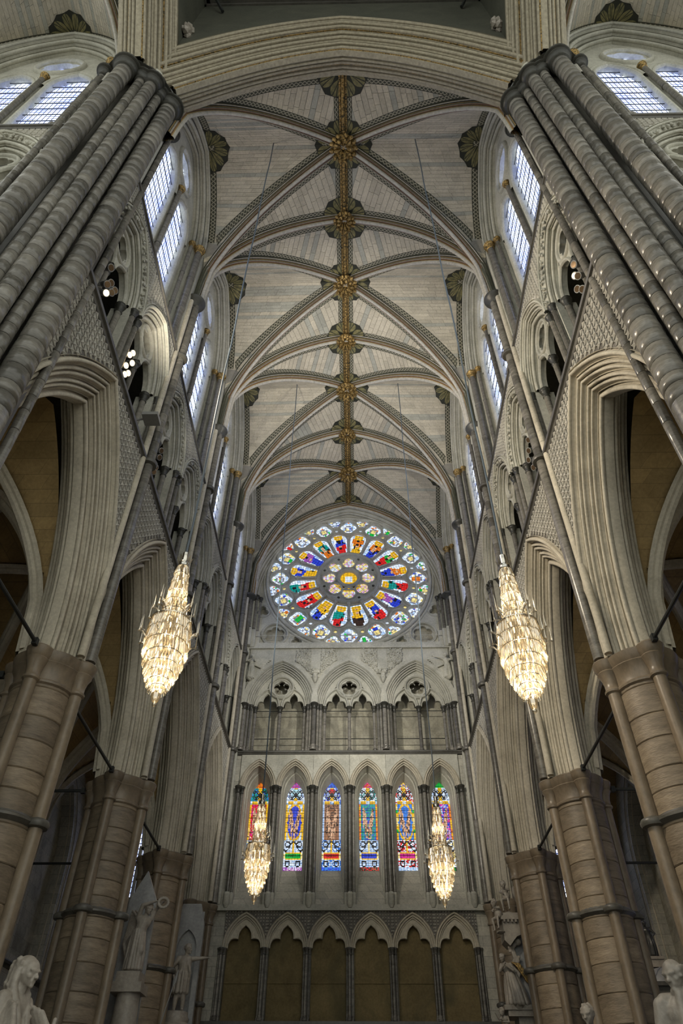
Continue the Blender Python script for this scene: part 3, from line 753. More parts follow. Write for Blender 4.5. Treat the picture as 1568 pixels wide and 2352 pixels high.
def pcols(prof):
    """painted bands, darkened to stand in for dim light: olive in the hollows, cream on the rolls"""
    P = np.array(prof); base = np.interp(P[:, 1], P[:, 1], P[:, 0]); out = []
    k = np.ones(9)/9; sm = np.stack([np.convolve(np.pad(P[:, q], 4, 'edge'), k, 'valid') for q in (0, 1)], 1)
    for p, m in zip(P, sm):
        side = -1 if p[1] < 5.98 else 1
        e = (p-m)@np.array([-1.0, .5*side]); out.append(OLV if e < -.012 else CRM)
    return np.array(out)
crossing = struct('wall_crossing')
def crossing_arch(Fm, nm):
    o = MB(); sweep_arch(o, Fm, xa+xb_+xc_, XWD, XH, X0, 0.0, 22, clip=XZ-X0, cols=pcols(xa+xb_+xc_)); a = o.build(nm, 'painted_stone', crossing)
    for rr, dd, mt in ((.035, 5.865, 'gilt'), (.77, 5.44, 'ridge_gilt'), (.26, 6.35, 'ridge_gilt')):
        o = MB(); sweep_arch(o, Fm, [(rr+.02, dd-.012), (rr-.012, dd+.0), (rr-.01, dd+.03), (rr+.02, dd+.03)], XWD, XH, X0, 0.0, 22, clip=XZ-X0); o.build('gilt_fillet', mt, a)
    return a
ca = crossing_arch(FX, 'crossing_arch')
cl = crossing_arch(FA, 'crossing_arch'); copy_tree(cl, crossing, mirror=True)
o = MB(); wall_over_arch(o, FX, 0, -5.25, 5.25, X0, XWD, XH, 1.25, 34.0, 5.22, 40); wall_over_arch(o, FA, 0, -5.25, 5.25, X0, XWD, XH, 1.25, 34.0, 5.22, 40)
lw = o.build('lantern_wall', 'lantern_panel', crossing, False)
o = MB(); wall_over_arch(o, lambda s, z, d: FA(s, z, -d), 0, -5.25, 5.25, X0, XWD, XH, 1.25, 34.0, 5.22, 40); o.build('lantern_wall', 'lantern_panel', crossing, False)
o = MB()
for zz, dd in ((33.55, .10), (33.8, .22), (34.1, .36)):
    box(o, (-5.3, 5.25-dd, zz), (5.3, 5.3, zz+.18)); box(o, (-5.3, -5.3, zz), (-5.25+dd, 5.3, zz+.18)); box(o, (5.25-dd, -5.3, zz), (5.3, 5.3, zz+.18))
o.build('lantern_cornice', 'purbeck_dark', crossing, False)
lc = struct('ceiling')
o = MB(); box(o, (-5.4, -5.4, 35.4), (5.4, 5.4, 35.6)); lp = o.build('lantern_ceiling', 'lantern_panel', lc, False)
for k in range(-2, 3):
    o = MB(); box(o, (k*2.0-.15, -5.2, 35.1), (k*2.0+.15, 5.2, 35.4)); o.build('ceiling_beam', 'purbeck_dark', lp, False)
for k in range(-1, 3):
    o = MB(); box(o, (-5.2, k*2.0-.15, 35.15), (5.2, k*2.0+.15, 35.4)); o.build('ceiling_beam', 'purbeck_dark', lp, False)
for sx in (-1, 1):
    t = tag(MB().merge(tube(MB(), [(sx*5.15, 4.35, 33.9), (sx*4.35, 5.15, 32.2)], .06, 6)).build('iron_brace', 'iron'), 'dark iron brace slanting across the %s corner of the lantern' % ('left' if sx < 0 else 'right'), 'brace', 'lantern corner braces')
    o = MB(); random.seed(5)
    for q in range(9): blob(o, (sx*5.12+random.uniform(-.1, .1), 5.1+random.uniform(-.1, .1), 28.9+random.uniform(-.3, .3)), .14, 1, 1, 1.1, random.uniform(0, 6))
    o.build('corbel_head', 'marble', crossing)
# arms of the crossing: wall beyond the pier with its own triforium arch, clerestory window and vault
def FN(s, z, d): s, z, d = np.broadcast_arrays(np.asarray(s, float), z, d); return np.stack([s, 5.50+d, z], -1)
arm = struct('wall_arm_left')
AS0, AS1 = -12.75, -6.75; asc = -9.52
w_arm = clerestory(9, FN, asc, arm, AS0, AS1)
o = MB(); P = np.array([[FN(s, z, 0.0) for z in (9, ZS2)] for s in (AS0, -6.4)]); 
for u, sc in enumerate((-8.25, -11.15)):
    s0, s1 = (AS0, -9.7) if u else (-9.7, -6.6)
    q = MB(); sweep_arch(q, FN, tri_prof, TW, TH, TZ, sc, 12); ar = q.build('triforium_arch', 'limestone', arm)
    q = MB(); wall_over_arch(q, FN, sc, s0, s1, TZ, TW, TH, .36, ZS2, 0.0, 24, zfloor=TZ); q.build('triforium_spandrel', 'diaper', ar, False)
    q = MB()
    for z in np.arange(TZ+.3, ZS2-.08, .15):
        for s in np.arange(s0+.08, s1, .15):
            if z > TZ+arch_z(s-sc, TW, TH, .44)+.06: rosette(q, FN(s, z, 0.0), .085, (np.array([1., 0, 0]), np.array([0, 0, 1.]), np.array([0, -1., 0])))
    q.build('diaper_tiles', 'diaper', ar, False, kind='stuff')
    q = MB(); foliage_on_arch(q, FN, TW, TH, TZ, sc, .245, .02, 30, .085); q.build('carved_foliage', 'limestone', ar, kind='stuff')
    q = MB(); tracery(q, FN, sc, TZ, TW, TH, .46, .74, .55, 1.06, .50, 5, .36, .52, .21, .19, .05); q.build('tracery', 'limestone', ar)
    for sg in (-1, 0, 1): colonnette(ar, sc+sg*1.1, 5.50+.43, ZS1, TZ, .08, .34, .2)
string_course(arm, FN, AS0, -6.6, ZS2, k=.9)
o = MB(); wall_over_arch(o, FN, -9.8, AS0, -6.6, AZ, AW, AH, .6, ZS1, 0.0, 30); grid(o, np.array([[FN(s, z, .7) for z in (15, 20.6)] for s in (AS0, -6.4)])); o.build('arm_wall', 'ashlar', arm, False)
arm_T = lambda P: np.stack([-np.asarray(P)[..., 1], np.asarray(P)[..., 0]+.35, np.asarray(P)[..., 2]+.3], -1)
V = Vault(arm_T, 6.80, 12.75, 9.65, 'ceiling', sxs=(1,), single=False); V.ribs(ridge=False); V.leaves(); ARMV = V
# ------------------------------------------------------------------ crossing pier: clustered shafts of banded drums
pier = thing('crossing_pier', 'tall clustered pier of banded polished shafts left of the transept mouth', 'pier', (-6.4, 6.4, 0), 'crossing piers')
spec = [(-5.28, 6.37, .245), (-6.36, 5.32, .245), (-5.66, 5.70, .175), (-5.93, 5.58, .135), (-5.54, 6.03, .135), (-5.37, 7.12, .085), (-7.02, 5.42, .085)]
drum_me = {}
def drum(r):
    if r not in drum_me:
        o = MB(); lathe(o, [(r*.96, 0.0), (r, .018), (r, .982), (r*.96, 1.0)], 18); drum_me[r] = o.mesh('shaft_drum', 'purbeck')
    return drum_me[r]
o = MB(); lathe(o, [(.62, 0), (.62, XZ)], 16, (-6.32, 6.32, 0)); box(o, (-6.9, 5.7, 0), (-6.3, 7.1, XZ)); box(o, (-6.9, 6.3, 0), (-5.62, 7.25, XZ)); core = o.build('pier_core', 'purbeck_dark', pier)
for x, y, r in spec:
    o = MB(); lathe(o, [(r, 0), (r, 10.0)], 16, (x, y, 0)); lower = o.build('lower_shaft', 'purbeck', pier)
    z = 10.0
    while z < XZ-.45:
        hgt = random.uniform(.26, .46) if r > .1 else random.uniform(.35, .6)
        hgt = min(hgt, XZ-.4-z)
        d = bpy.data.objects.new('shaft_drum', drum(r)); COL.objects.link(d); d.parent = lower; d.location = (x+6.4, y-6.4, z); d.scale = (1, 1, hgt-.010); d.rotation_euler.z = random.uniform(0, 6)
        z += hgt
    o = MB(); k = .13
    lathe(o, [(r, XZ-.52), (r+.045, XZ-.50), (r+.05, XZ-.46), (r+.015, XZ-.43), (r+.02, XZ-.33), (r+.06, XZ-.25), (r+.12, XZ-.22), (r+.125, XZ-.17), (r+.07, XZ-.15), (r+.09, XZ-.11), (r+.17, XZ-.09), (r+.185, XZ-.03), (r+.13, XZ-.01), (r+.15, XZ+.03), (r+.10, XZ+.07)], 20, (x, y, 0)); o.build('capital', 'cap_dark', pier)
# short length of shaft carried up between the crossing arches
o = MB(); lathe(o, [(.2, XZ), (.2, 28.0), (.06, 28.9)], 16, (-5.62, 5.62, 0)); o.build('upper_shaft', 'limestone', pier)

ab = [(-5.2, 7.28), (-5.1, 6.95), (-4.95, 6.55), (-5.1, 6.05), (-5.32, 5.62), (-5.62, 5.32), (-6.05, 5.1), (-6.5, 4.93), (-6.95, 5.25), (-7.2, 5.4), (-7.2, 7.28)]
o = MB(); plate(o, lambda s_, z, d: np.stack(np.broadcast_arrays(np.asarray(s_, float), np.asarray(z, float), XZ-.02+np.asarray(d, float)), -1), ab, [], 0, .10); o.build('abacus', 'cap_dark', pier, False)
# ================================================================== end wall
wall_E = struct('wall_end')
# ---- blind arcade
CB = [-4.0, -2.4, -.8, .8, 2.4, 4.0]
tre = [(.64, 0), (.635, .12), (.60, .22), (.53, .30), (.44, .335), (.34, .335), (.27, .31), (.27, .40), (.245, .52), (.17, .65), (0, .78)]
tre = tre+[(-x, z) for x, z in tre[-2::-1]]
BZ = 7.85
for k, c in enumerate(CB):
    o = MB(); plate(o, FE, [(c-.8, BZ), (c+.8, BZ), (c+.8, 9.1), (c-.8, 9.1)][::1] if False else [(c-.8, BZ), (c-.8, 9.1), (c+.8, 9.1), (c+.8, BZ)]+[(c+x, BZ+z) for x, z in tre], [], .10, .34)
    pl = o.build('blind_arch', 'arch_stone', wall_E, False)
    o = MB(); sweep_arch(o, FE, rolls((.20, -.06), (.13, -.03), 1)+rolls((.12, -.01), (.0, .10), 2), .62, .98, BZ, c, 12); o.build('hood_moulding', 'arch_stone', pl)
    o = MB(); sweep_loop(o, FE, [(c+x, BZ+z) for x, z in tre], half_round(.035, .10, 5, 1.2), False); o.build('trefoil_moulding', 'arch_stone', pl)
    o = MB(); wall_over_arch(o, FE, c, c-.8, c+.8, BZ, .62, .98, .12, 9.1, .0, 16, zfloor=BZ)
    o.build('arcade_spandrel', 'diaper_ground', pl, False)
    o = MB()
    for z in np.arange(BZ+.1, 9.05, .11):
        for s in np.arange(c-.75, c+.8, .11):
            if z > BZ+arch_z(s-c, .62, .98, .24): rosette(o, FE(s, z, 0), .06, (np.array([1., 0, 0]), np.array([0, 0, 1.]), np.array([0, -1., 0])))
    o.build('diaper_tiles', 'diaper', pl, False, kind='stuff')
    o = MB(); grid(o, np.array([[FE(s, z, .33) for z in (4.5, 6.78)] for s in (c-.8, c+.8)])); grid(o, np.array([[FE(s, z, .33) for z in (6.82, 9.0)] for s in (c-.8, c+.8)]))
    box(o, (c-.8, YE+.30, 6.77), (c+.8, YE+.34, 6.83)); o.build('panel', 'blind_panel', wall_E, False)
for s in [-4.8, -3.2, -1.6, 0, 1.6, 3.2, 4.8]:
    box_ = MB(); box(box_, (s-.14, YE+.06, 4.5), (s+.14, YE+.34, BZ)); box_.build('jamb', 'purbeck_dark', wall_E, False)
    for dx, dd, r in ((-.03, -.02, .058), (.085, .05, .042), (-.12, .06, .04)):
        colonnette(wall_E, s+dx, YE+dd, 5.62, BZ, r, .22, .16, capmat='purbeck_dark')
o = MB(); box(o, (-5.6, YE-.14, 5.45), (5.6, YE+.35, 5.6)); box(o, (-5.6, YE-.1, 4.0), (5.6, YE+.35, 5.45)); o.build('bench_course', 'purbeck_dark', wall_E, False)
o = MB(); box(o, (-5.6, YE-.16, 9.06), (5.6, YE+.3, 9.14)); box(o, (-5.6, YE-.10, 9.14), (5.6, YE+.3, 9.28)); o.build('sill_course', 'limestone', wall_E, False)
# ---- lancets
CL = [-4.03, -2.42, -.8, .8, 2.42, 4.03]
LZ = 13.9
def lan_front(c, r=0.0): return arch_pts(.60, 1.02, r, 10, 9.28-LZ)
GX, GZ0, GSP, GH, GD = .40, 10.83, 13.70, .84, 1.1
for k, c in enumerate(CL):
    o = MB(); sweep_arch(o, FE, rolls((.20, -.07), (.12, -.02), 1, 1.1)+rolls((.11, .0), (.0, .14), 2)+[(0, .2)], .60, 1.02, LZ, c, 12); la = o.build('lancet_arch', 'arch_stone', wall_E)
    o = MB(); s0, s1 = c-.805, c+.805; wall_over_arch(o, FE, c, s0, s1, LZ, .60, 1.02, .14, 15.5, 0.0, 18, zfloor=LZ); o.build('lancet_spandrel', 'limestone', la, False)
    # splayed reveal with two inner orders
    rows = []
    for (w, h, z0, ft, d) in ((.60, 1.02, LZ, 9.28, .2), (.575, .98, LZ, 9.5, .42), (.53, .98, LZ, 9.5, .44), (.51, .95, LZ-.02, 9.85, .62), (.47, .93, LZ-.05, 9.85, .64), (GX, GH, GSP, GZ0, GD)):
        a = arch_pts(w, h, 0, 10, ft-z0); rows.append(FE(c+a[:, 0], z0+a[:, 1], d))
    o = MB(); grid(o, np.stack(rows, 1)); o.build('splay', 'limestone', la)
    o = MB(); grid(o, np.array([[FE(c-.62, 9.28, .1), FE(c+.62, 9.28, .1)], [FE(c-.42, GZ0, GD), FE(c+.42, GZ0, GD)]])); o.build('sloping_sill', 'ashlar', la, False)
    for s0, s1 in ((c-.805, c-.59), (c+.59, c+.805)):
        o = MB(); box(o, (s0, YE+.04, 9.2), (s1, YE+.4, LZ)); o.build('jamb', 'limestone', la, False)
o = MB()
for s in [-4.83, -3.22, -1.61, 0, 1.61, 3.22, 4.83]:
    for dx, dd, r in ((0, -.10, .085), (-.16, .0, .06), (.16, .0, .06)):
        if abs(s) > 4.5 and dx*s > 0: continue
        colonnette(wall_E, s+dx, YE+dd, 9.62, LZ, r, .3, 0)
        q = MB(); lathe(q, [(r*.7, 9.16), (r*1.5, 9.3), (r*1.5, 9.6), (r*1.62, 9.63), (r*1.3, 9.68), (r, 9.72)], 12, (s+dx, YE+dd, 0)); q.build('shaft_base', 'limestone', wall_E)
# coloured glass of the lancets
C = dict(W=(.78, .88, 1.0), w=(.42, .60, .88), B=(.02, .05, .62), b=(.03, .20, .72), R=(.72, .012, .012), G=(.005, .46, .05), g=(.0, .30, .26), Y=(.88, .50, .012), y=(.92, .76, .28), O=(.8, .2, .01), P=(.36, .10, .46), M=(.72, .025, .30), K=(.006, .006, .01), F=(.74, .44, .26), f=(.30, .13, .06), D=(.04, .018, .01), p=(.72, .42, .66))
C = {k: np.array(v) for k, v in C.items()}
def hsh(*a):
    x = math.sin(sum(q*w for q, w in zip(a, (12.9898, 78.233, 37.719))))*43758.5453; return x-math.floor(x)
def pick(s, h): return C[s[int(h*len(s)) % len(s)]]
LN = [dict(top='OOR', t2='gbg', sc='Wwy', fb='RRr', fr='Y', band='b', bot='OBb', halo='Y'),
      dict(top='PPM', t2='WWw', sc='WWw', fb='B', fr='Y', band='G', bot='PWp', halo='Y'),
      dict(top='bbB', t2='WwB', sc='Wwb', fb='f', fr='w', band='R', bot='bbB', halo='Y'),
      dict(top='MRO', t2='WWg', sc='Www', fb='g', fr='YO', band='B', bot='fRD', halo='g'),
      dict(top='YyB', t2='WWR', sc='WWR', fb='b', fr='YyG', band='M', bot='Www', halo='Y'),
      dict(top='GGG', t2='WWw', sc='WWy', fb='MKP', fr='YO', band='b', bot='GKW', halo='Y')]
def lancet_col(k, u, v):
    L = LN[k]; h = hsh(k, round(u*9.5), round(v*70)); a = abs(u)
    sw = .82+.3*hsh(u, v, k)
    if v > .985-(1-.0)*0 and a > .2: pass
    arch = v > .80 and a > 1.0-(v-.80)*3.4*.55
    if v > .80 and a > .98-((v-.80)/.2)**1.6*.62: return pick(L['top'], h)*sw
    if v < .035: return pick(L['bot'], h)*sw
    if v < .115:
        r = math.hypot((a-.55)/.32, (v-.075)/.035); return (C['K'] if abs(r-.75) < .18 else pick(L['sc'], h))*sw
    if v < .135 or .185 < v < .2: return (C['Y'] if a < .85 else C['W'])*sw
    if v < .185: return (C['y'] if a > .82 else C[L['band']]*(.55 if hsh(round(u*9), 3) < .4 and .145 < v < .178 else 1))*sw
    if v < .33:
        arcv = abs(v-.26-.05*math.cos(u*4))
        if arcv < .012: return C['K']
        if a < .14: return C['Y']*sw if k != 3 else C['y']
        r = math.hypot((a-.62)/.3, (v-.285)/.035); 
        if abs(r-.8) < .16: return C['K']
        return pick(L['sc'], h)*sw
    if v < .74:
        if a > .84: return pick(L['fr'], hsh(k, round(v*26)))*sw
        el = math.hypot(u/.8, (v-.53)/.20)
        if k in (1, 4) and .94 < el < 1.1: return C[L['halo']]*sw
        if k == 1 and el >= 1.1: return pick('WWw', h)*sw
        # two figures
        def fig(cx, cz, lean):
            x = u-cx-lean*(v-cz)*3
            if math.hypot(x/.14, (v-cz-.125)/.028) < 1: return 'F'
            if abs(x) < .19-.3*abs(v-cz-.03) and abs(v-cz) < .1: return 'F'
            if -.19 < v-cz < -.06 and (abs(x-.1) < .08 or abs(x+.12) < .08): return 'F'
            if abs(x+.2-(v-cz)*1.2) < .05 and abs(v-cz) < .08: return 'F'
            return None
        q = fig(-.32, .54, -.4) or fig(.34, .53, .4)
        if q:
            hh = hsh(round(u*13), round(v*60), k)
            return (C['F'] if hh > .35 else (C['f'] if hh > .12 else C['D']))*sw
        if k == 2 and v > .40 and a < .7: return (C['f'] if h > .4 else C['D'])*sw
        if k == 3: return pick('gggB', h)*sw
        if k in (0, 5): return pick('RRM' if k == 0 else 'MBPw', h)*sw
        return C[L['fb']]*sw
    if v < .77: return (C['Y'] if abs(a-.5) < .3 else pick(L['sc'], h))*sw
    if v < .93:
        r = math.hypot((a-.42)/.34, (v-.85)/.05)
        if abs(r-.7) < .17 or abs(r-1.15) < .1: return C['K']
        if k == 2 and math.hypot(u/.42, (v-.885)/.035) < 1: return C['R']*sw
        if k == 1 and math.hypot(u/.5, (v-.87)/.055) < 1: return np.array((.5, .85, .95))*sw
        if a < .16: return C['Y']*sw
        return pick(L['t2'], h)*sw
    return pick(L['top'], h)*sw*.9
def letters(txt, loc, size, parent, mat):
    cu = bpy.data.curves.new('lettering', 'FONT'); cu.body = txt; cu.size = size; cu.align_x = 'CENTER'; cu.extrude = .002
    ob = bpy.data.objects.new('tmp', cu); COL.objects.link(ob)
    dg = bpy.context.evaluated_depsgraph_get(); me = bpy.data.meshes.new_from_object(ob.evaluated_get(dg)); bpy.data.objects.remove(ob)
    me.materials.clear(); me.materials.append(MATS[mat])
    o = bpy.data.objects.new('lettering', me); COL.objects.link(o); o.parent = parent; o.rotation_euler = (math.pi/2, 0, 0); o.location = loc
    return o
llab = [('red and teal figure lancet behind the left far chandelier'), ('lancet with a blue oval scene, pink-purple head and green name band'), ('lancet with brown figures, red fan head and red name band'),
        ('lancet with teal ground, pink head and deep blue name band'), ('lancet with blue scene, yellow crown head and magenta name band'), ('green-headed lancet behind the right far chandelier')]
for k, c in enumerate(CL):
    t = thing('stained_glass_lancet', 'tall '+llab[k], 'stained glass', (c, YE+GD, GZ0), 'lancets of the end wall')
    nu, nv = 20, 76; H = GSP+GH-GZ0; o = MB(); du = 2*GX/nu; dv = H/nv
    for i in range(nu):
        for j in range(nv):
            u0, v0 = -GX+i*du, j*dv; u, v = (u0+du/2)/GX, (v0+dv/2)/H
            lead = .10
            g0 = du*.24 if i % 3 == 0 else du*.05; g1 = dv*.30 if j % 4 == 0 else dv*.06
            q = [(u0+g0, v0+g1), (u0+du, v0+g1), (u0+du, v0+dv), (u0+g0, v0+dv)]
            if v > .77 and (abs(u)*GX) > GX*1.05 - 0 : continue
            o.add([FE(c+a, GZ0+b_, GD+.005) for a, b_ in q], [(0, 1, 2, 3)], np.clip(lancet_col(k, u, v), 0, 1.4)*1.15)
    o.build('glass', 'stained_glass', t, False)
    o = MB(); box(o, (c-.5, YE+GD+.012, GZ0-.1), (c+.5, YE+GD+.03, GZ0+H+.1)); o.build('leading', 'lead', t, False)
    o = MB()
    for z in np.arange(GZ0+.3, GZ0+H-.2, .31): tube(o, [(c-GX, YE+GD-.02, z), (c+GX, YE+GD-.02, z)], .008, 5)
    o.build('saddle_bars', 'iron', t)
    zb = GZ0+.148*H
    if k in (1, 2): letters(['D·MATEUIY', 'I·NSIDSEI'][k-1], (0, -.008, zb-GZ0), .13, t, 'lead')
# ---- gallery of three bays
string_course(wall_E, FE, -5.6, 5.6, 15.46, k=1.0)
QZ, QW, QH = 17.88, 1.28, 1.95
CG = [-3.32, 0, 3.32]
trs = [(x*.78, z*.95) for x, z in tre]
for k, c in enumerate(CG):
    o = MB(); sweep_arch(o, FE, [(.56, -.06), (.55, -.08), (.36, -.07), (.33, -.02)]+rolls((.32, .0), (.16, .12), 2)+rolls((.15, .14), (0, .28), 2)+[(0, .4)], QW, QH, QZ, c, 14); ga = o.build('gallery_arch', 'limestone', wall_E)
    o = MB(); wall_over_arch(o, FE, c, c-1.66, c+1.66, QZ, QW, QH, .5, 21.0, 0.0, 24, zfloor=QZ); o.build('gallery_spandrel', 'limestone', ga, False)
    # pierced head: two trefoiled lights under a cinquefoil
    outer = [(c+x, QZ+z) for x, z in arch_pts(QW, QH, .02, 12)]
    bot = []
    for cs in (.64, -.64): bot += [(c+cs+x, QZ+z) for x, z in trs]
    hole = foil((c, QZ+1.02), 5, .20, .20, 8)
    tri = [np.array([(c+sg*a, QZ+b_) for a, b_ in ((.68, .86), (.90, .72), (.62, 1.12))]) for sg in (-1, 1)]
    o = MB(); plate(o, FE, outer+bot, [hole]+tri, .34, .50)
    sweep_loop(o, FE, circ((c, QZ+1.02), .58, 28), half_round(.06, .34, 6, 2.4)); sweep_loop(o, FE, circ((c, QZ+1.02), .46, 28), half_round(.035, .34, 5, 1.6)); sweep_loop(o, FE, hole, half_round(.02, .34, 4))
    for cs in (.64, -.64):
        sweep_loop(o, FE, [(c+cs+x, QZ+z) for x, z in arch_pts(.58, .92, 0, 9)], half_round(.055, .34, 5, 2.4), False)
        sweep_loop(o, FE, [(c+cs+x, QZ+z) for x, z in trs], half_round(.025, .34, 4), False)
    for q in range(5):
        a = math.pi/2+math.pi/5+q*2*math.pi/5
        for rr, ss in ((.25, .035), (.19, .05)): blob(o, FE(c+rr*math.cos(a), QZ+1.02+rr*math.sin(a), .34), ss, .6, 1, 1, 0)
    o.build('tracery', 'limestone', ga)
    colonnette(ga, c, YE+.36, 15.55, QZ, .085, .30, .26)
    for sg in (-1, 1):
        colonnette(ga, c+sg*1.18, YE+.36, 15.55, QZ, .075, .30, .26); colonnette(ga, c+sg*1.36, YE+.12, 15.55, QZ, .06, .28, .26)
    o = MB()
    for sg in (-1, 1): box(o, (min(c+sg*1.3, c+sg*1.66), YE+.14, 15.5), (max(c+sg*1.3, c+sg*1.66), YE+.5, QZ))
    o.build('jamb', 'limestone', ga, False)
for s in (-4.98, -1.66, 1.66, 4.98):
    colonnette(wall_E, s, YE-.04, 15.55, QZ, .10, .30, .28)
    for dx in (-.17, .17): colonnette(wall_E, s+dx, YE+.06, 15.55, QZ, .055, .28, .26)
o = MB(); grid(o, np.array([[FE(s, z, 1.15) for z in (15, 20.9)] for s in (-5.5, 5.5)])); box(o, (-5.5, YE+.3, 15.2), (5.5, YE+1.8, 15.5)); box(o, (-5.5, YE+.5, 20.6), (5.5, YE+1.8, 20.8)); box(o, (-5.6, YE+.3, 15.2), (-5.4, YE+1.8, 20.8)); box(o, (5.4, YE+.3, 15.2), (5.6, YE+1.8, 20.8)); o.build('gallery_back', 'gallery_back', wall_E, False)
for z in (17.75, 16.35):
    tag(MB().merge(tube(MB(), [(-5.1, YE+.5, z), (5.1, YE+.5, z)], .018, 6)).build('iron_rail', 'iron'), 'thin dark iron rail crossing the gallery %s' % ('just below its capitals' if z > 17 else 'at mid height of its shafts'), 'rail', 'gallery rails')
# carved spandrels
random.seed(21)
for (s0, s1) in ((-2.65, -1.92), (-1.40, -.62), (.62, 1.40), (1.92, 2.65)):
    o = MB()
    for q in range(900):
        s = random.uniform(s0, s1); z = random.uniform(18.9, 20.88)
        cc = min(CG, key=lambda c: abs(c-s))
        if z > QZ+arch_z(s-cc, QW, QH, .62)+.04: blob(o, FE(s, z, -.03), random.uniform(.035, .07), .8, random.uniform(.5, 1.3), random.uniform(.5, 1.3), random.uniform(0, 6))
    o.build('carved_foliage', 'limestone', wall_E, kind='stuff')
for sx in (-1, 1):
    o = MB(); plateau = [(sx*1.66-.24, 19.3), (sx*1.66+.24, 19.3), (sx*1.66+.24, 20.95), (sx*1.66-.24, 20.95)]; plate(o, FE, plateau, [], -.03, .05); o.build('plain_block', 'limestone', wall_E, False)
    o = MB()
    for q in range(46): blob(o, FE(sx*1.66+random.uniform(-.17, .17), random.uniform(19.45, 19.72), -.12+random.uniform(-.06, .06)), .07, 1, 1, .8, random.uniform(0, 6))
    lathe(o, [(.01, 18.95), (.06, 19.02), (.11, 19.15), (.13, 19.28), (.11, 19.4), (.16, 19.45)], 12, (sx*1.66, YE-.12, 0)); blob(o, FE(sx*1.66, 19.22, -.25), .05, 1, .7, 1.4, 0); blob(o, FE(sx*1.66-.05, 19.3, -.24), .03, 1, 1, 1, 0); blob(o, FE(sx*1.66+.05, 19.3, -.24), .03, 1, 1, 1, 0)
    tag(o.build('corbel', 'limestone'), 'leafy stone corbel with a small face between the %s gallery arches' % ('left and middle' if sx < 0 else 'middle and right'), 'corbel', 'gallery corbels')
# ---- rose wall
o = MB(); box(o, (-5.4, YE-.12, 20.92), (5.4, YE+.6, 21.02)); box(o, (-5.2, YE-.04, 21.02), (5.2, YE+.6, 21.3)); o.build('rose_ledge', 'limestone', wall_E, False)
RC = (0.0, 25.76)
def pol(rho, a): return (RC[0]+rho*math.sin(a), RC[1]+rho*math.cos(a))
SQ = [(-5.35, 21.2), (5.35, 21.2), (5.35, 32), (-5.35, 32)]
o = MB(); plate(o, FE, SQ, [circ(RC, 4.55, 64)]+[circ((sx*3.88, 22.06), .62, 24) for sx in (-1, 1)]+[foil((sx*4.62, 23.55), 3, .17, .17, 8) for sx in (-1, 1)]+[foil((sx*2.72, 21.66), 3, .15, .15, 8) for sx in (-1, 1)], .34, .62); o.build('rose_wall', 'limestone', wall_E, False)
o = MB(); grid(o, np.array([[FE(s, z, .66) for z in (21, 24.4)] for s in (-5.4, 5.4)])); o.build('blind_ground', 'gallery_back', wall_E, False)
o = MB()
for sx in (-1, 1):
    c = (sx*3.88, 22.06); sweep_loop(o, FE, circ(c, .68, 28), half_round(.06, .34, 6, 1.3)); h6 = foil(c, 6, .34, .22, 8); plate(o, FE, circ(c, .62, 48), [h6], .46, .62); sweep_loop(o, FE, h6, half_round(.025, .46, 4))
    sweep_loop(o, FE, circ((sx*4.62, 23.55), .40, 22), half_round(.045, .34, 5)); sweep_loop(o, FE, circ((sx*2.72, 21.66), .36, 22), half_round(.04, .34, 5))
o.build('blind_tracery', 'limestone', wall_E)
rose = thing('rose_window', 'great round rose window of coloured glass high on the end wall', 'rose window', (0, YE+.4, RC[1]-4.6))
def sector(r0, r1, wid0, wid1, a, tip):
    loc = [(r0, -wid0), (r0+.0, wid0), (r1, wid1)]+[(r1+tip*math.sin(t), wid1*math.cos(t)) for t in np.linspace(0, math.pi, 9)[1:-1]]+[(r1, -wid1)]
    return np.array([(RC[0]+rr*math.sin(a)+tt*math.cos(a), RC[1]+rr*math.cos(a)-tt*math.sin(a)) for rr, tt in loc])
def limit(p, R):
    q = p-np.array(RC); n = np.linalg.norm(q, axis=1); f = np.minimum(1, R/np.maximum(n, 1e-6)); return q*f[:, None]+np.array(RC)
st = 2*math.pi/16
holes = [circ(RC, .47, 28)]
hubh = [foil(pol(1.08, k*math.pi/4), 3, .18, .25, 8, math.pi/2-k*math.pi/4) for k in range(8)]
pet = [sector(1.84, 2.95, .285, .49, (k+.5)*st, .42) for k in range(16)]
cirh = [foil(pol(3.85, k*st), 4, .22, .27, 7, math.pi/4*0+math.pi/2) for k in range(16)]
outh = [limit(foil(pol(4.26, (k+.5)*st), 4, .18, .21, 7, math.pi/2-(k+.5)*st), 4.47) for k in range(16)]
smal = [circ(pol(3.64, (k+.5)*st), .10, 8) for k in range(16)]
hubs = [circ(pol(1.47, (k+.5)*math.pi/4), .085, 8) for k in range(8)]
o = MB(); plate(o, FE, circ(RC, 4.58, 96), holes+hubh+pet+cirh+outh+smal+hubs, .30, .42); o.build('tracery_plate', 'limestone', rose, False)
o = MB()
sweep_loop(o, FE, circ(RC, 4.52, 80), half_round(.10, .30, 6, 1.4)); sweep_loop(o, FE, circ(RC, 4.70, 80), half_round(.07, .34, 6, 1.4)); o.build('rim_moulding', 'limestone', rose)
o = MB(); sweep_loop(o, FE, circ(RC, 1.70, 56), half_round(.11, .30, 6, 1.6)); sweep_loop(o, FE, circ(RC, .58, 36), half_round(.10, .30, 6, 1.5)); o.build('hub_ring', 'limestone', rose)
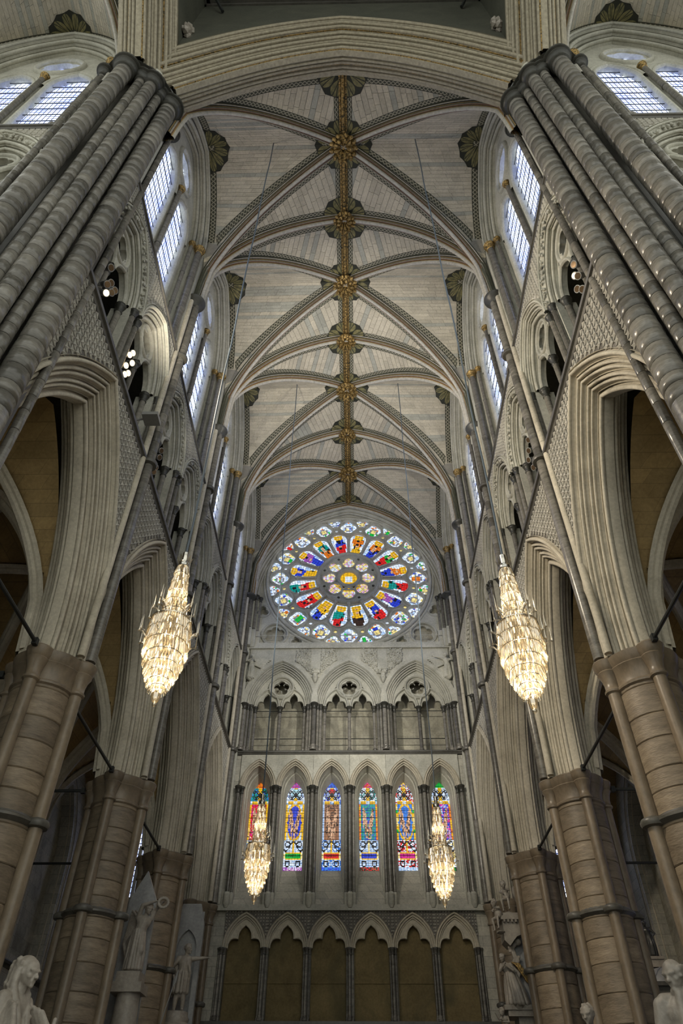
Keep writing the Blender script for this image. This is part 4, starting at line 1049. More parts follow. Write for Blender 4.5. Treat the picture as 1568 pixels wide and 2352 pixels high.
for k in range(16):
    o = MB(); sweep_loop(o, FE, circ(pol(3.85, k*st), .545, 24), half_round(.05, .30, 5, 1.9)); o.build('roundel_moulding', 'limestone', rose)
    o = MB(); c4 = circ(pol(4.27, (k+.5)*st), .43, 24); kk = np.linalg.norm(c4-np.array(RC), axis=1) < 4.5
    i0 = [i for i in range(24) if kk[i] and not kk[i-1]][0]; seq = [(i0+j) % 24 for j in range(24) if kk[(i0+j) % 24]]
    sweep_loop(o, FE, c4[seq], half_round(.045, .30, 5, 1.8), False); o.build('roundel_moulding', 'limestone', rose)
    o = MB(); sweep_loop(o, FE, np.append(pet[k], pet[k][:1], 0)[2:-1], half_round(.035, .30, 5, 2.0), False); o.build('petal_moulding', 'limestone', rose)
    a = k*st; p0, p1 = pol(1.78, a), pol(2.95, a)
    o = MB(); tube(o, [FE(p0[0], p0[1], .22), FE(p1[0], p1[1], .22)], .05, 8); q0, q1 = pol(2.72, a), pol(2.95, a); tube(o, [FE(*pol(2.62, a), .22), FE(*pol(2.66, a), .22), FE(*pol(2.70, a), .22), FE(*pol(2.82, a), .22), FE(*pol(2.9, a), .22)], [.068, .085, .068, .08, .12], 8)
    tube(o, [FE(*pol(1.80, a), .22), FE(*pol(1.86, a), .22), FE(*pol(1.9, a), .22)], [.1, .1, .067], 8); o.build('spoke', 'limestone', rose)
for k in range(8):
    o = MB(); sweep_loop(o, FE, circ(pol(1.08, k*math.pi/4), .40, 22), half_round(.05, .30, 5, 1.4)); o.build('hub_foil_moulding', 'limestone', rose)
PC = [('O', 'Y'), ('O', 'B'), ('G', 'R'), ('O', 'B'), ('g', 'R'), ('P', 'B'), ('B', 'R'), ('Y', 'D'), ('g', 'R'), ('Y', 'B'), ('R', 'R'), ('R', 'g'), ('B', 'Y'), ('P', 'B'), ('g', 'O'), ('B', 'R')]
def glass_patch(name, ang, cx, cr, hw, hh, nu, nv, fn):
    """grid of glass pieces centred at polar (cr, ang), local x tangential, local y radial"""
    o = MB(); du, dv = 2*hw/nu, 2*hh/nv
    for i in range(nu):
        for j in range(nv):
            u0, v0 = -hw+i*du, -hh+j*dv
            g = .014; pts = []
            for a, b_ in ((u0+g*(i % 2 == 0), v0+g*(j % 2 == 0)), (u0+du, v0+g*(j % 2 == 0)), (u0+du, v0+dv), (u0+g*(i % 2 == 0), v0+dv)):
                pts.append(FE(RC[0]+(cr+b_)*math.sin(ang)+a*math.cos(ang), RC[1]+(cr+b_)*math.cos(ang)-a*math.sin(ang), .435))
            o.add(pts, [(0, 1, 2, 3)], np.clip(fn((u0+du/2)/hw, (v0+dv/2)/hh), 0, 1.5))
    return o.build(name, 'stained_glass', rose, False)
for k in range(16):
    a = (k+.5)*st; up = math.cos(a) > 0; c1, c2 = PC[k]
    def fn(u, v, k=k, up=up, c1=c1, c2=c2):
        w = v if up else -v; sw = .8+.35*hsh(u, v, k); h = hsh(k, round(u*4), round(v*6))
        hd = math.hypot(u/.30, (w-.70)/.13)
        if hd < .55: return C['F']*sw
        if math.hypot(u/.58, (w-.70)/.24) < 1: return C['Y']*sw
        body = .52+.12*math.sin(v*5+k)
        if abs(u-.1*math.sin(k)) < body and w < .56:
            if h < .14: return C['K']
            if abs(u) < .16 and w > -.3 and h > .6: return C['F']*sw
            return (C[c1] if w > -.12+.25*u*(1 if k % 2 else -1) else C[c2])*sw
        return (C['W'] if h > .3 else C['w'])*sw*1.15
    glass_patch('petal_glass', a, 0, 2.62, .50, .78, 12, 22, fn)
    def fq(u, v, k=k):
        sw = .8+.35*hsh(u, v, k+40); h = hsh(k+50, round(u*4), round(v*4)); r = math.hypot(u, v)
        if r < .32 and k % 2: return C['y']*sw
        if abs(u) < .28 and -.7 < v < .2 and k % 3 == 1: return pick('BORG', hsh(k))*sw
        if abs(r-.42) < .07: return np.array((.25, .25, .3))
        return (pick('WWWwy', h) if h < .9 else pick('RBOG', h*7 % 1))*sw*1.15
    glass_patch('roundel_glass', k*st, 0, 3.85, .52, .52, 11, 11, fq)
    glass_patch('roundel_glass', a, 0, 4.27, .44, .42, 10, 9, lambda u, v, k=k: fq(u, v, k+9))
    o = MB(); p = pol(3.63, a); grid(o, np.array([[FE(p[0]+x, p[1]+z, .435) for z in (-.1, .1)] for x in (-.1, .1)]), col=(C['y'] if k % 3 else C['W'])); o.build('small_light', 'stained_glass', rose, False)
for k in range(8):
    glass_patch('hub_glass', k*math.pi/4, 0, 1.08, .46, .46, 9, 9, lambda u, v, k=k: (C['Y'] if v < -.45 and 2 < k < 6 else pick('Wyyp', hsh(k, round(u*4), round(v*4))))*(.75+.3*hsh(u, v, k)))
glass_patch('centre_glass', 0, 0, 0, .5, .5, 10, 10, lambda u, v: (C['W'] if abs(u) < .42 and abs(v) < .5 or abs(v) < .2 and abs(u) < .5 else C['Y'])*(.85+.3*hsh(u, v)))
o = MB(); lead_d = .45; plate(o, FE, circ(RC, 4.6, 64), [], lead_d, lead_d+.03); o.build('leading', 'lead', rose, False)
# arch mouldings that frame the rose under the vault
o = MB()
def FV(s, z, d): return FE(s, z, d)
ew = rolls((.62, -.35), (.42, -.22), 2)+rolls((.40, -.18), (.18, .0), 2)+rolls((.16, .04), (-.05, .28), 2)+[(-.05, .4)]
sweep_arch(o, FE, ew, 5.0, 6.25, 24.3, 0, 22); ea = o.build('rose_arch', 'limestone', wall_E)
for sx in (-1, 1):
    for x, d, r in ((4.98, .02, .09), (4.78, .2, .07), (5.18, -.18, .09)):
        colonnette(wall_E, sx*x, YE+d, 22.0, 24.32, r, .30, .2)
        q = MB(); box(q, (sx*x-.17, YE+d-.17, 21.0), (sx*x+.17, YE+d+.17, 22.05)); q.build('shaft_plinth', 'limestone', wall_E, False)
    # plain corner strip of the end wall beside gallery and lancets
    o = MB(); box(o, (min(sx*4.8, sx*5.6), YE+.08, 4), (max(sx*4.8, sx*5.6), YE+.3, 21.0)); o.build('corner_strip', 'ashlar', wall_E, False)
    for x, d, r in ((5.12, -.06, .07), (5.28, -.16, .09)):
        o = MB(); lathe(o, [(r, 9.28), (r, 20.95)], 10, (sx*x, YE+d, 0)); o.build('corner_shaft', 'limestone', wall_E)
tag(MB().merge(tube(MB(), [(-4.85, YE-.08, 21.68), (4.85, YE-.08, 21.68)], .016, 6)).merge(sum_posts if False else MB()).build('guard_rail', 'limestone'), 'thin pale guard rail along the ledge below the rose window', 'rail')
# ================================================================== arcade piers
def make_pier(x, y, label):
    t = thing('arcade_pier', label, 'pier', (x, y, 0), 'arcade piers')
    z = 0.0; zs = [0.0]
    while z < 8.55:
        z += random.uniform(.34, .62); zs.append(min(z, 8.62))
    zs[-1] = 8.62
    for a, b in zip(zs[:-1], zs[1:]):
        if b-a < .05: continue
        rr = .60*random.uniform(.992, 1.006); o = MB()
        lathe(o, [(rr*.975, a+.002), (rr, a+.02), (rr*random.uniform(.995, 1.005), (a+b)/2), (rr, b-.02), (rr*.975, b-.002)], 28, (x, y, 0)); o.build('drum_stone', 'drum_stone', t)
    for k in range(4):
        a = k*math.pi/2; cx, cy = x+.67*math.cos(a), y+.67*math.sin(a)
        o = MB(); lathe(o, [(.125, 0), (.125, 8.62)], 14, (cx, cy, 0)); sh = o.build('shaft', 'pier_shaft', t)
        o = MB(); lathe(o, ring_prof(.125, 6.02, .17, 1.75), 16, (cx, cy, 0)); o.build('shaft_ring', 'purbeck_dark', sh)
        o = MB(); lathe(o, [(.125, 8.45), (.165, 8.48), (.17, 8.52), (.14, 8.56), (.14, 8.66), (.17, 8.8), (.22, 8.9), (.20, 8.93), (.245, 9.0), (.26, 9.08), (.27, 9.12), (.24, 9.16)], 18, (cx, cy, 0)); o.build('shaft_capital', 'pier_shaft', sh)
    o = MB(); lathe(o, ring_prof(.60, 6.02, .17, 1.14), 32, (x, y, 0)); o.build('ring_band', 'purbeck_dark', t)
    o = MB(); lathe(o, [(.60, 8.45), (.64, 8.48), (.645, 8.52), (.61, 8.56), (.61, 8.66), (.64, 8.8), (.70, 8.9), (.68, 8.93), (.72, 9.0), (.74, 9.08), (.75, 9.12), (.70, 9.16)], 32, (x, y, 0)); o.build('capital', 'pier_shaft', t)
    return t
pn = ['nearest the camera', 'second from the camera', 'third from the camera', 'against the end wall']
for b in range(1, 5):
    y = YB[b] if b < 4 else 29.35
    p = make_pier(-6.0, y, 'round banded stone pier with four shafts, left row, '+pn[b-1])
    copy_tree(p, loc=(6.0, y, 0), mirror=True, label='round banded stone pier with four shafts, right row, '+pn[b-1])
# ================================================================== aisles
AX0, AX1 = 6.55, 10.9
def aisle_z(x, y, yc):
    a, b = (AX1-AX0)/2, 2.91; cx = (AX0+AX1)/2
    za = arch_z(np.minimum(np.abs(np.abs(x)-cx)/a, 1)*a*.999, a, 4.9, 0.0); zb = arch_z(np.minimum(np.abs(y-yc)/b, 1)*b*.999, b, 4.9, 0.0)
    return 9.3+np.maximum(za, zb)
aisle = struct('ceiling')
for b in range(-1, 4):
    yc = (YB[b]+YB[b+1])/2 if b >= 0 else 3.54
    xs = np.linspace(AX0, AX1, 27); ys = np.linspace(yc-2.91, yc+2.91, 31)
    X, Y = np.meshgrid(xs, ys, indexing='ij'); o = MB(); grid(o, np.stack([-X, Y, aisle_z(X, Y, yc)], -1)); w = o.build('aisle_web', 'aisle_vault', aisle)
    cx = (AX0+AX1)/2
    for sx in (-1, 1):
        for sy in (-1, 1):
            t = np.linspace(0, 1, 18); x = cx+sx*(AX1-AX0)/2*t; y = yc+sy*2.91*t
            z = aisle_z(x, y, yc)-.02; z[-1] = 9.25
            p = np.stack([-x, y, z], -1); o = MB(); rib_sweep(o, p, (sy*2.91, sx*(AX1-AX0)/2, 0), [((.15, 0), (.13, .1), 1), ((.13, .1), (.08, .16), 1), ((.08, .16), (.05, .22), 1), ((.05, .22), (-.05, .22), 1), ((-.05, .22), (-.08, .16), 1), ((-.08, .16), (-.13, .1), 1), ((-.13, .1), (-.15, 0), 1)] and [((l0, n0), (l1, n1), (1, 1, 1)) for (l0, n0), (l1, n1) in zip([(.15, 0), (.13, .1), (.08, .12), (.07, .19), (0, .23), (-.07, .19), (-.08, .12), (-.13, .1)], [(.13, .1), (.08, .12), (.07, .19), (0, .23), (-.07, .19), (-.08, .12), (-.13, .1), (-.15, 0)])])
            o.build('aisle_rib', 'arch_stone', w)
    t = np.linspace(-1, 1, 31); x = cx+(AX1-AX0)/2*t; y = np.full_like(x, yc+2.91); z = 9.3+arch_z(np.abs(t)*.999*(AX1-AX0)/2, (AX1-AX0)/2, 4.9, 0.0)-.02
    o = MB(); rib_sweep(o, np.stack([-x, y, z], -1), (0, 1, 0), [((l0, n0), (l1, n1), (1, 1, 1)) for (l0, n0), (l1, n1) in zip([(.3, 0), (.28, .12), (.2, .14), (.18, .24), (.08, .28), (0, .30), (-.08, .28), (-.18, .24), (-.2, .14), (-.28, .12)], [(.28, .12), (.2, .14), (.18, .24), (.08, .28), (0, .30), (-.08, .28), (-.18, .24), (-.2, .14), (-.28, .12), (-.3, 0)])])
    o.build('aisle_arch', 'arch_stone', w)
outer = struct('wall_aisle_left')
def FO(s, z, d): s, z, d = np.broadcast_arrays(np.asarray(s, float), z, d); return np.stack([-AX1-d, s, z], -1)
for b in range(-1, 4):
    yc = (YB[b]+YB[b+1])/2 if b >= 0 else 3.54
    # wall with a tall blind window recess over a lower blind arch
    rc = [(yc+x, 10.2+z) for x, z in arch_pts(1.35, 2.6, 0, 10, 6.8-10.2)]; dr = [(yc+x, 3.6+z) for x, z in arch_pts(1.0, 1.5, 0, 10, -3.5)]
    o = MB(); plate(o, FO, [(yc-2.91, 0), (yc+2.91, 0), (yc+2.91, 14.6), (yc-2.91, 14.6)], [rc, dr], 0, .5); w = o.build('aisle_wall', 'ashlar', outer, False)
    o = MB(); sweep_arch(o, FO, rolls((.25, -.05), (0, .2), 3), 1.35, 2.6, 10.2, yc, 10, foot=6.8); o.build('recess_moulding', 'arch_stone', w)
    o = MB(); sweep_arch(o, FO, rolls((.3, -.06), (0, .15), 3), 1.0, 1.5, 3.6, yc, 10); o.build('lower_moulding', 'arch_stone', w)
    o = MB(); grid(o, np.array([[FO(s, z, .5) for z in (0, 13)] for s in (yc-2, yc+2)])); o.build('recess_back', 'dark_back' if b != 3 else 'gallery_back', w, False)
    for sg in (-1, 1): colonnette(w, -AX1+.05, yc+sg*1.15, .2, 3.6, .07, .25, .2)
    string_course(w, FO, yc-2.91, yc+2.91, 6.5, k=1.2)
    for dx, dy, r in ((.05, 0, .14), (.0, .22, .09), (.0, -.22, .09)):
        o = MB(); lathe(o, [(r, 0), (r, 9.0)]+[(r*1.2, 9.05), (r*1.7, 9.25), (r*1.7, 9.3)], 12, (-AX1+dx, yc+2.91+dy, 0)); o.build('respond', 'pier_shaft', w)
endw = struct('wall_aisle_end')
EW = [(-8.72+x, 10.6+z) for x, z in arch_pts(.85, 1.7, 0, 10, 9.6-10.6)]
o = MB(); plate(o, FE, [(-AX1-.1, 0), (-5.5, 0), (-5.5, 15.2), (-AX1-.1, 15.2)], [EW], .15, .7); ewp = o.build('aisle_end_wall', 'ashlar', endw, False)
o = MB(); sweep_arch(o, FE, rolls((.25, .08), (0, .35), 3), .85, 1.7, 10.6, -8.72, 10, foot=9.6); o.build('window_moulding', 'arch_stone', ewp)
NWIN[0] += 1; wae = struct('window_%d' % NWIN[0])
o = MB(); grid(o, np.array([[FE(s, z, .6) for z in (9.5, 12.4)] for s in (-9.6, -7.85)]), uv=np.array([[(s, z) for z in (9.5, 12.4)] for s in (-9.6, -7.85)])); pg = o.build('pane', 'clear_glass', wae, False)
o = MB(); box(o, (-8.79, YE+.4, 9.6), (-8.65, YE+.58, 11.6)); o.build('mullion', 'limestone', wae, False)
fl = struct('floor')
o = MB(); box(o, (-26, -26.0, -.3), (26, 31.2, 0.0)); o.build('paving', 'floor_stone', fl, False)
# roof slabs that keep the sky out above the aisles and the vault
roof = struct('ceiling')
o = MB(); box(o, (-11.4, 6.2, 15.0), (-8.1, 30.4, 15.1)); box(o, (8.1, 6.2, 15.0), (11.4, 30.4, 15.1)); o.build('aisle_roof', 'dark_back', roof, False)
o = MB(); box(o, (-7, 6.9, 32.3), (7, 31, 32.5)); box(o, (-13.2, -5.6, 32.3), (-5.6, 6.9, 32.5)); box(o, (5.6, -5.6, 32.3), (13.2, 6.9, 32.5)); o.build('main_roof', 'dark_back', roof, False)
backw = struct('wall_outer')
o = MB()
for sx in (-1, 1): box(o, (min(sx*6.2, sx*8.2), 6.6, 20.3), (max(sx*6.2, sx*8.2), 30.4, 32.4)) if False else None
box(o, (-12, 31.2, 0), (12, 31.4, 33)); o.build('end_backing', 'dark_back', backw, False)
# ================================================================== iron tie rods
def rod(p0, p1, r, label, ends=True):
    o = MB(); tube(o, [p0, p1], r, 8); t = o.build('tie_rod', 'iron'); tag(t, label, 'tie rod', 'iron tie rods at the arcade capitals')
    for p in (p0, p1):
        q = MB(); box(q, (p[0]-.05, p[1]-.05, p[2]-.07), (p[0]+.05, p[1]+.05, p[2]+.07)); q.build('anchor', 'iron', t, False)
for sx, side in ((-1, 'left'), (1, 'right')):
    rod((sx*6.0, 7.35, 9.12), (sx*6.0, YB[1]-1.0, 9.12), .038, 'iron tie rod along the %s arcade from the crossing pier to the nearest round pier' % side)
    for b in (1, 2): rod((sx*6.0, YB[b]+1.0, 9.12), (sx*6.0, YB[b+1]-1.0, 9.12), .038, 'iron tie rod along the %s arcade between the %s round piers' % (side, ('first and second', 'second and third')[b-1]))
    for b in (1, 2, 3): rod((sx*6.98, YB[b], 8.98), (sx*10.85, YB[b], 8.98), .04, 'iron tie rod crossing the %s aisle from the %s round pier' % (side, ('nearest', 'second', 'third')[b-1]))
# ================================================================== chandeliers
def prism(mb, c, ang, r, z1, z0, wd, lean=0.0):
    ca, sa = math.cos(ang), math.sin(ang); V = []
    for z, rr, w in ((z1, r, wd*.7), (z1-(z1-z0)*.12, r+lean*.1, wd), (z0+(z1-z0)*.14, r+lean, wd), (z0, r+lean, wd*.12)):
        for t, q in ((-w, 0), (0, -w*.8), (w, 0), (0, w*.8)): V.append((c[0]+(rr+q)*ca-t*sa, c[1]+(rr+q)*sa+t*ca, c[2]+z))
    F_ = []
    for k in range(3):
        for j in range(4): F_.append((k*4+j, k*4+(j+1) % 4, k*4+4+(j+1) % 4, k*4+4+j))
    mb.add(V, F_+[(12, 13, 14, 15)])
TIERS = [(2.66, 2.46, .115), (2.48, 2.27, .130), (2.29, 2.08, .145), (2.10, 1.89, .160), (1.91, 1.70, .175), (1.72, 1.50, .190),
         (1.50, 1.27, .335), (1.29, 1.05, .350), (1.07, .84, .335), (.86, .67, .30), (.69, .53, .255), (.55, .41, .21), (.43, .31, .165), (.33, .22, .12)]
def make_chandelier(loc, label, ztop):
    random.seed(31); x, y, z0 = loc
    t = thing('chandelier', label, 'chandelier', loc, 'crystal chandeliers')
    for (a, b, r) in TIERS:
        o = MB(); n = int(2*math.pi*r/.036)
        for k in range(n): prism(o, loc, k*2*math.pi/n+random.uniform(-.02, .02), r-.018, a, b+random.uniform(-.008, .008), .0125, .034)
        n2 = max(8, n*2//3)
        for k in range(n2): prism(o, loc, (k+.5)*2*math.pi/n2, r*.80, a-.02, b+.03, .011)
        o.build('crystal_tier', 'crystal', t, False, kind='stuff')
        o = MB(); tube(o, [(x+(r-.012)*math.cos(q), y+(r-.012)*math.sin(q), z0+a) for q in np.arange(28)*2*math.pi/28], .006, 5, closed=True); o.build('tier_ring', 'chrome', t)
        nb = 3 if r < .2 else 7
        for k in range(nb):
            q = (k+.3)*2*math.pi/nb+a*7.3; rb = r*.45; o = MB(); lathe(o, [(.004, b+.03), (.014, b+.05), (.017, b+.09), (.010, b+.14), (.002, b+.17)], 8, (x+rb*math.cos(q), y+rb*math.sin(q), z0)); o.build('bulb', 'bulb', t)
    o = MB(); lathe(o, [(.02, .2), (.075, .2), (.07, .13), (.05, .085), (.02, .075), (.018, .065), (.036, .04), (.036, .02), (.015, .0), (.002, -.005)], 16, loc); o.build('finial', 'crystal', t)
    o = MB(); lathe(o, [(.19, 1.5), (.34, 1.515), (.34, 1.50), (.19, 1.49)], 28, loc, cap=False); o.build('disc_plate', 'chrome', t)
    o = MB(); lathe(o, [(.09, 2.66), (.095, 2.68), (.095, 2.76), (.08, 2.78)], 18, loc); lathe(o, [(.055, 2.76), (.055, 2.98)], 12, loc); o.build('neck', 'chrome', t)
    for k in range(10):
        q = k*2*math.pi/10; ca, sa = math.cos(q), math.sin(q); P = []
        for u in np.linspace(0, 1, 6):
            w = .030*math.sin(math.pi*min(1, u*.9+.1))**.7; rr = .095+.055*u**1.6; zz = 2.72+.15*u
            P.append([(x+rr*ca-s*sa, y+rr*sa+s*ca, z0+zz) for s in (-w, 0, w)])
        o = MB(); grid(o, np.array(P)); o.build('crown_leaf', 'crystal', t)
    for (zb, r0, r1, n, off) in ((1.78, .175, .30, 8, 0), (1.62, .19, .36, 8, .4), (1.24, .335, .47, 8, .2), (1.08, .345, .50, 8, .6)):
        for k in range(n):
            q = k*2*math.pi/n+off; ca, sa = math.cos(q), math.sin(q); pts = []
            for u in np.linspace(0, 1, 7):
                rr = r0+(r1-r0)*u; zz = zb+.11*math.sin(u*math.pi*.62)-.02*u; pts.append((x+rr*ca, y+rr*sa, z0+zz))
            o = MB(); tube(o, pts, [.010, .012, .013, .014, .016, .018, .008], 6); am = o.build('arm', 'crystal', t)
            o = MB(); rr = r0+(r1-r0)*.86; lathe(o, [(.004, zb+.08), (.016, zb+.10), (.009, zb+.16), (.006, zb+.3), (.001, zb+.37)], 6, (x+rr*ca, y+rr*sa, z0)); o.build('spear', 'crystal', am)
    n = 26; zz = np.linspace(z0+2.96, ztop, n); o = MB()
    tube(o, [(x+.012*math.sin(i*.9)*(0 < i < n-1), y+.012*math.sin(i*1.7)*(0 < i < n-1), z) for i, z in enumerate(zz)], .021, 6); o.build('cable', 'cable', t)
    for h, e in ((2.1, 16), (1.05, 34), (.5, 14)):
        L = bpy.data.lights.new('chandelier_light', 'POINT'); L.energy = e*CH_E; L.color = (1.0, .80, .54); L.shadow_soft_size = .08
        lo = bpy.data.objects.new('chandelier_light', L); COL.objects.link(lo); lo.parent = t; lo.location = (0, 0, h)
    return t
CH_E = .32
for (loc, lab, zt_) in (((-2.76, 9.25, 6.62), 'near left crystal chandelier with glowing tiers', 31.0), ((2.82, 9.18, 6.45), 'near right crystal chandelier with glowing tiers', 31.0),
                        ((-2.55, 20.7, 6.95), 'far left crystal chandelier hanging before the end wall', 31.0), ((2.62, 20.7, 6.85), 'far right crystal chandelier hanging before the end wall', 31.0)):
    make_chandelier(loc, lab, zt_)
# ================================================================== floodlight clusters in the triforium
def floods(c, lamps, label, sx, lit=()):
    t = thing('floodlight_cluster', label, 'floodlights', (c[0], c[1], c[2]), 'triforium floodlights')
    o = MB(); tube(o, [(c[0]-sx*-.25, c[1], ZS1+.1), (c[0]-sx*-.25, c[1], c[2]+.9)], .02, 6); o.build('stand_pole', 'lamp_grey', t)
    for k, (dy, dz, pitch) in enumerate(lamps):
        p = np.array((c[0], c[1]+dy, c[2]+dz)); d = np.array((-sx*.75, -.25, pitch)); d = d/np.linalg.norm(d)
        o = MB(); tube(o, [p-d*.12, p-d*.10, p+d*.06, p+d*.085, p+d*.09], [.03, .075, .085, .095, .085], 14); h = o.build('lamp_housing', 'lamp_grey', t)
        o = MB(); tube(o, [p+d*.088, p+d*.095], [.08, .07], 14); o.build('lens', 'flood_lit' if k in lit else 'lamp_lens', h)
        o = MB(); tube(o, [p, (c[0]+sx*.25, c[1]+dy*.3, c[2]+dz)], .012, 5); o.build('bracket', 'lamp_grey', h)
    return t
floods((-5.55, 7.8, 16.6), [(-.2, .62, -.5), (.05, .35, -.5), (-.05, .1, -.6), (.22, .2, -.4), (.05, -.12, -.6), (.3, .45, -.4)], 'cluster of grey floodlights with one lit lamp beside the left crossing pier', -1, (4,))
floods((-5.55, 9.9, 16.5), [(0, .62, -.4), (-.12, .35, -.4), (.14, .38, -.5), (-.1, -.1, -.4), (.13, -.1, -.4), (.0, -.34, -.4)], 'brightly glowing floodlight cluster in the left triforium', -1, (0, 1, 2, 3, 4, 5))
floods((-5.55, 13.4, 16.7), [(0, .6, -.5), (.0, .3, -.5), (-.05, -.2, -.5), (-.1, -.45, -.5)], 'grey floodlight column in the second left triforium bay', -1)
floods((5.55, 7.75, 16.6), [(-.1, .55, -.5), (.05, .3, -.5), (-.05, .1, -.6), (.18, -.1, -.4), (.02, -.4, -.6)], 'cluster of dark floodlights beside the right crossing pier', 1)
floods((5.55, 13.4, 17.0), [(-.1, .5, -.5), (.1, .25, -.5), (.3, .05, -.4), (.1, -.5, -.5)], 'grey floodlight column in the second right triforium bay', 1)
t = thing('floodlight_box', 'flat grey strip light sticking out above the left string course', 'floodlight', (-5.4, 11.55, 16.45))
o = MB(); box(o, (-5.45, 11.35, 16.40), (-5.02, 11.75, 16.52)); o.build('housing', 'lamp_grey', t, False); o = MB(); tube(o, [(-5.45, 11.55, 16.45), (-5.7, 11.55, 16.4)], .03, 6); o.build('bracket', 'lamp_grey', t)
# the lit floodlights' own light, plus added fill spots at the unlit columns
def spot(loc, aim, e, size, col=(1.0, .80, .56), blend=.6):
    L = bpy.data.lights.new('flood_and_fill_spot', 'SPOT'); L.energy = e; L.color = col; L.spot_size = math.radians(size); L.spot_blend = blend; L.shadow_soft_size = .3
    o = bpy.data.objects.new('flood_and_fill_spot', L); COL.objects.link(o); o.location = loc
    o.rotation_euler = (Vector(aim)-Vector(loc)).to_track_quat('-Z', 'Y').to_euler(); return o
spot((-5.05, 9.85, 16.9), (4.5, 13, 16), 1600, 125, (1.0, .86, .66))
spot((-5.05, 7.8, 16.5), (5, 9, 9), 400, 95, (1.0, .82, .6))
for sx in (-1, 1):  # added fill: these columns are unlit, spots brighten end wall and vault
    spot((sx*4.9, 13.4, 16.6), (-sx*2.6, 29.8, 16.5), 2300, 46, (1.0, .95, .84), .9)
    spot((sx*4.9, 13.6, 17.2), (-sx*3.0, 22.0, 31.0), 1500, 70, (1.0, .95, .86), .9)
spot((-4.95, 9.9, 17.0), (1.5, 14.0, 31.0), 700, 90, (1.0, .9, .74), .9)
# ================================================================== sculpture
def capsule(mb, p0, p1, r0, r1, n=10):
    p0, p1 = np.array(p0, float), np.array(p1, float); d = p1-p0; L = np.linalg.norm(d)+1e-6; d = d/L
    pts = [p0-d*r0*.98, p0-d*r0*.7, p0-d*r0*.3, p0, p0+(p1-p0)*.5, p1, p1+d*r1*.3, p1+d*r1*.7, p1+d*r1*.98]
    rr = [r0*.2, r0*.71, r0*.95, r0, (r0+r1)/2, r1, r1*.95, r1*.71, r1*.2]
    tube(mb, pts, rr, n)
def ell(mb, c, r, n=14):
    rx, ry, rz = r; P = []
    for t in np.linspace(.04, math.pi-.04, 11):
        P.append([(c[0]+rx*math.sin(t)*math.cos(a), c[1]+ry*math.sin(t)*math.sin(a), c[2]-rz*math.cos(t)) for a in np.arange(n)*2*math.pi/n])
    P = np.array(P); grid(mb, P, False, True); mb.add(P[0], [tuple(range(n))[::-1]]); mb.add(P[-1], [tuple(range(n))])
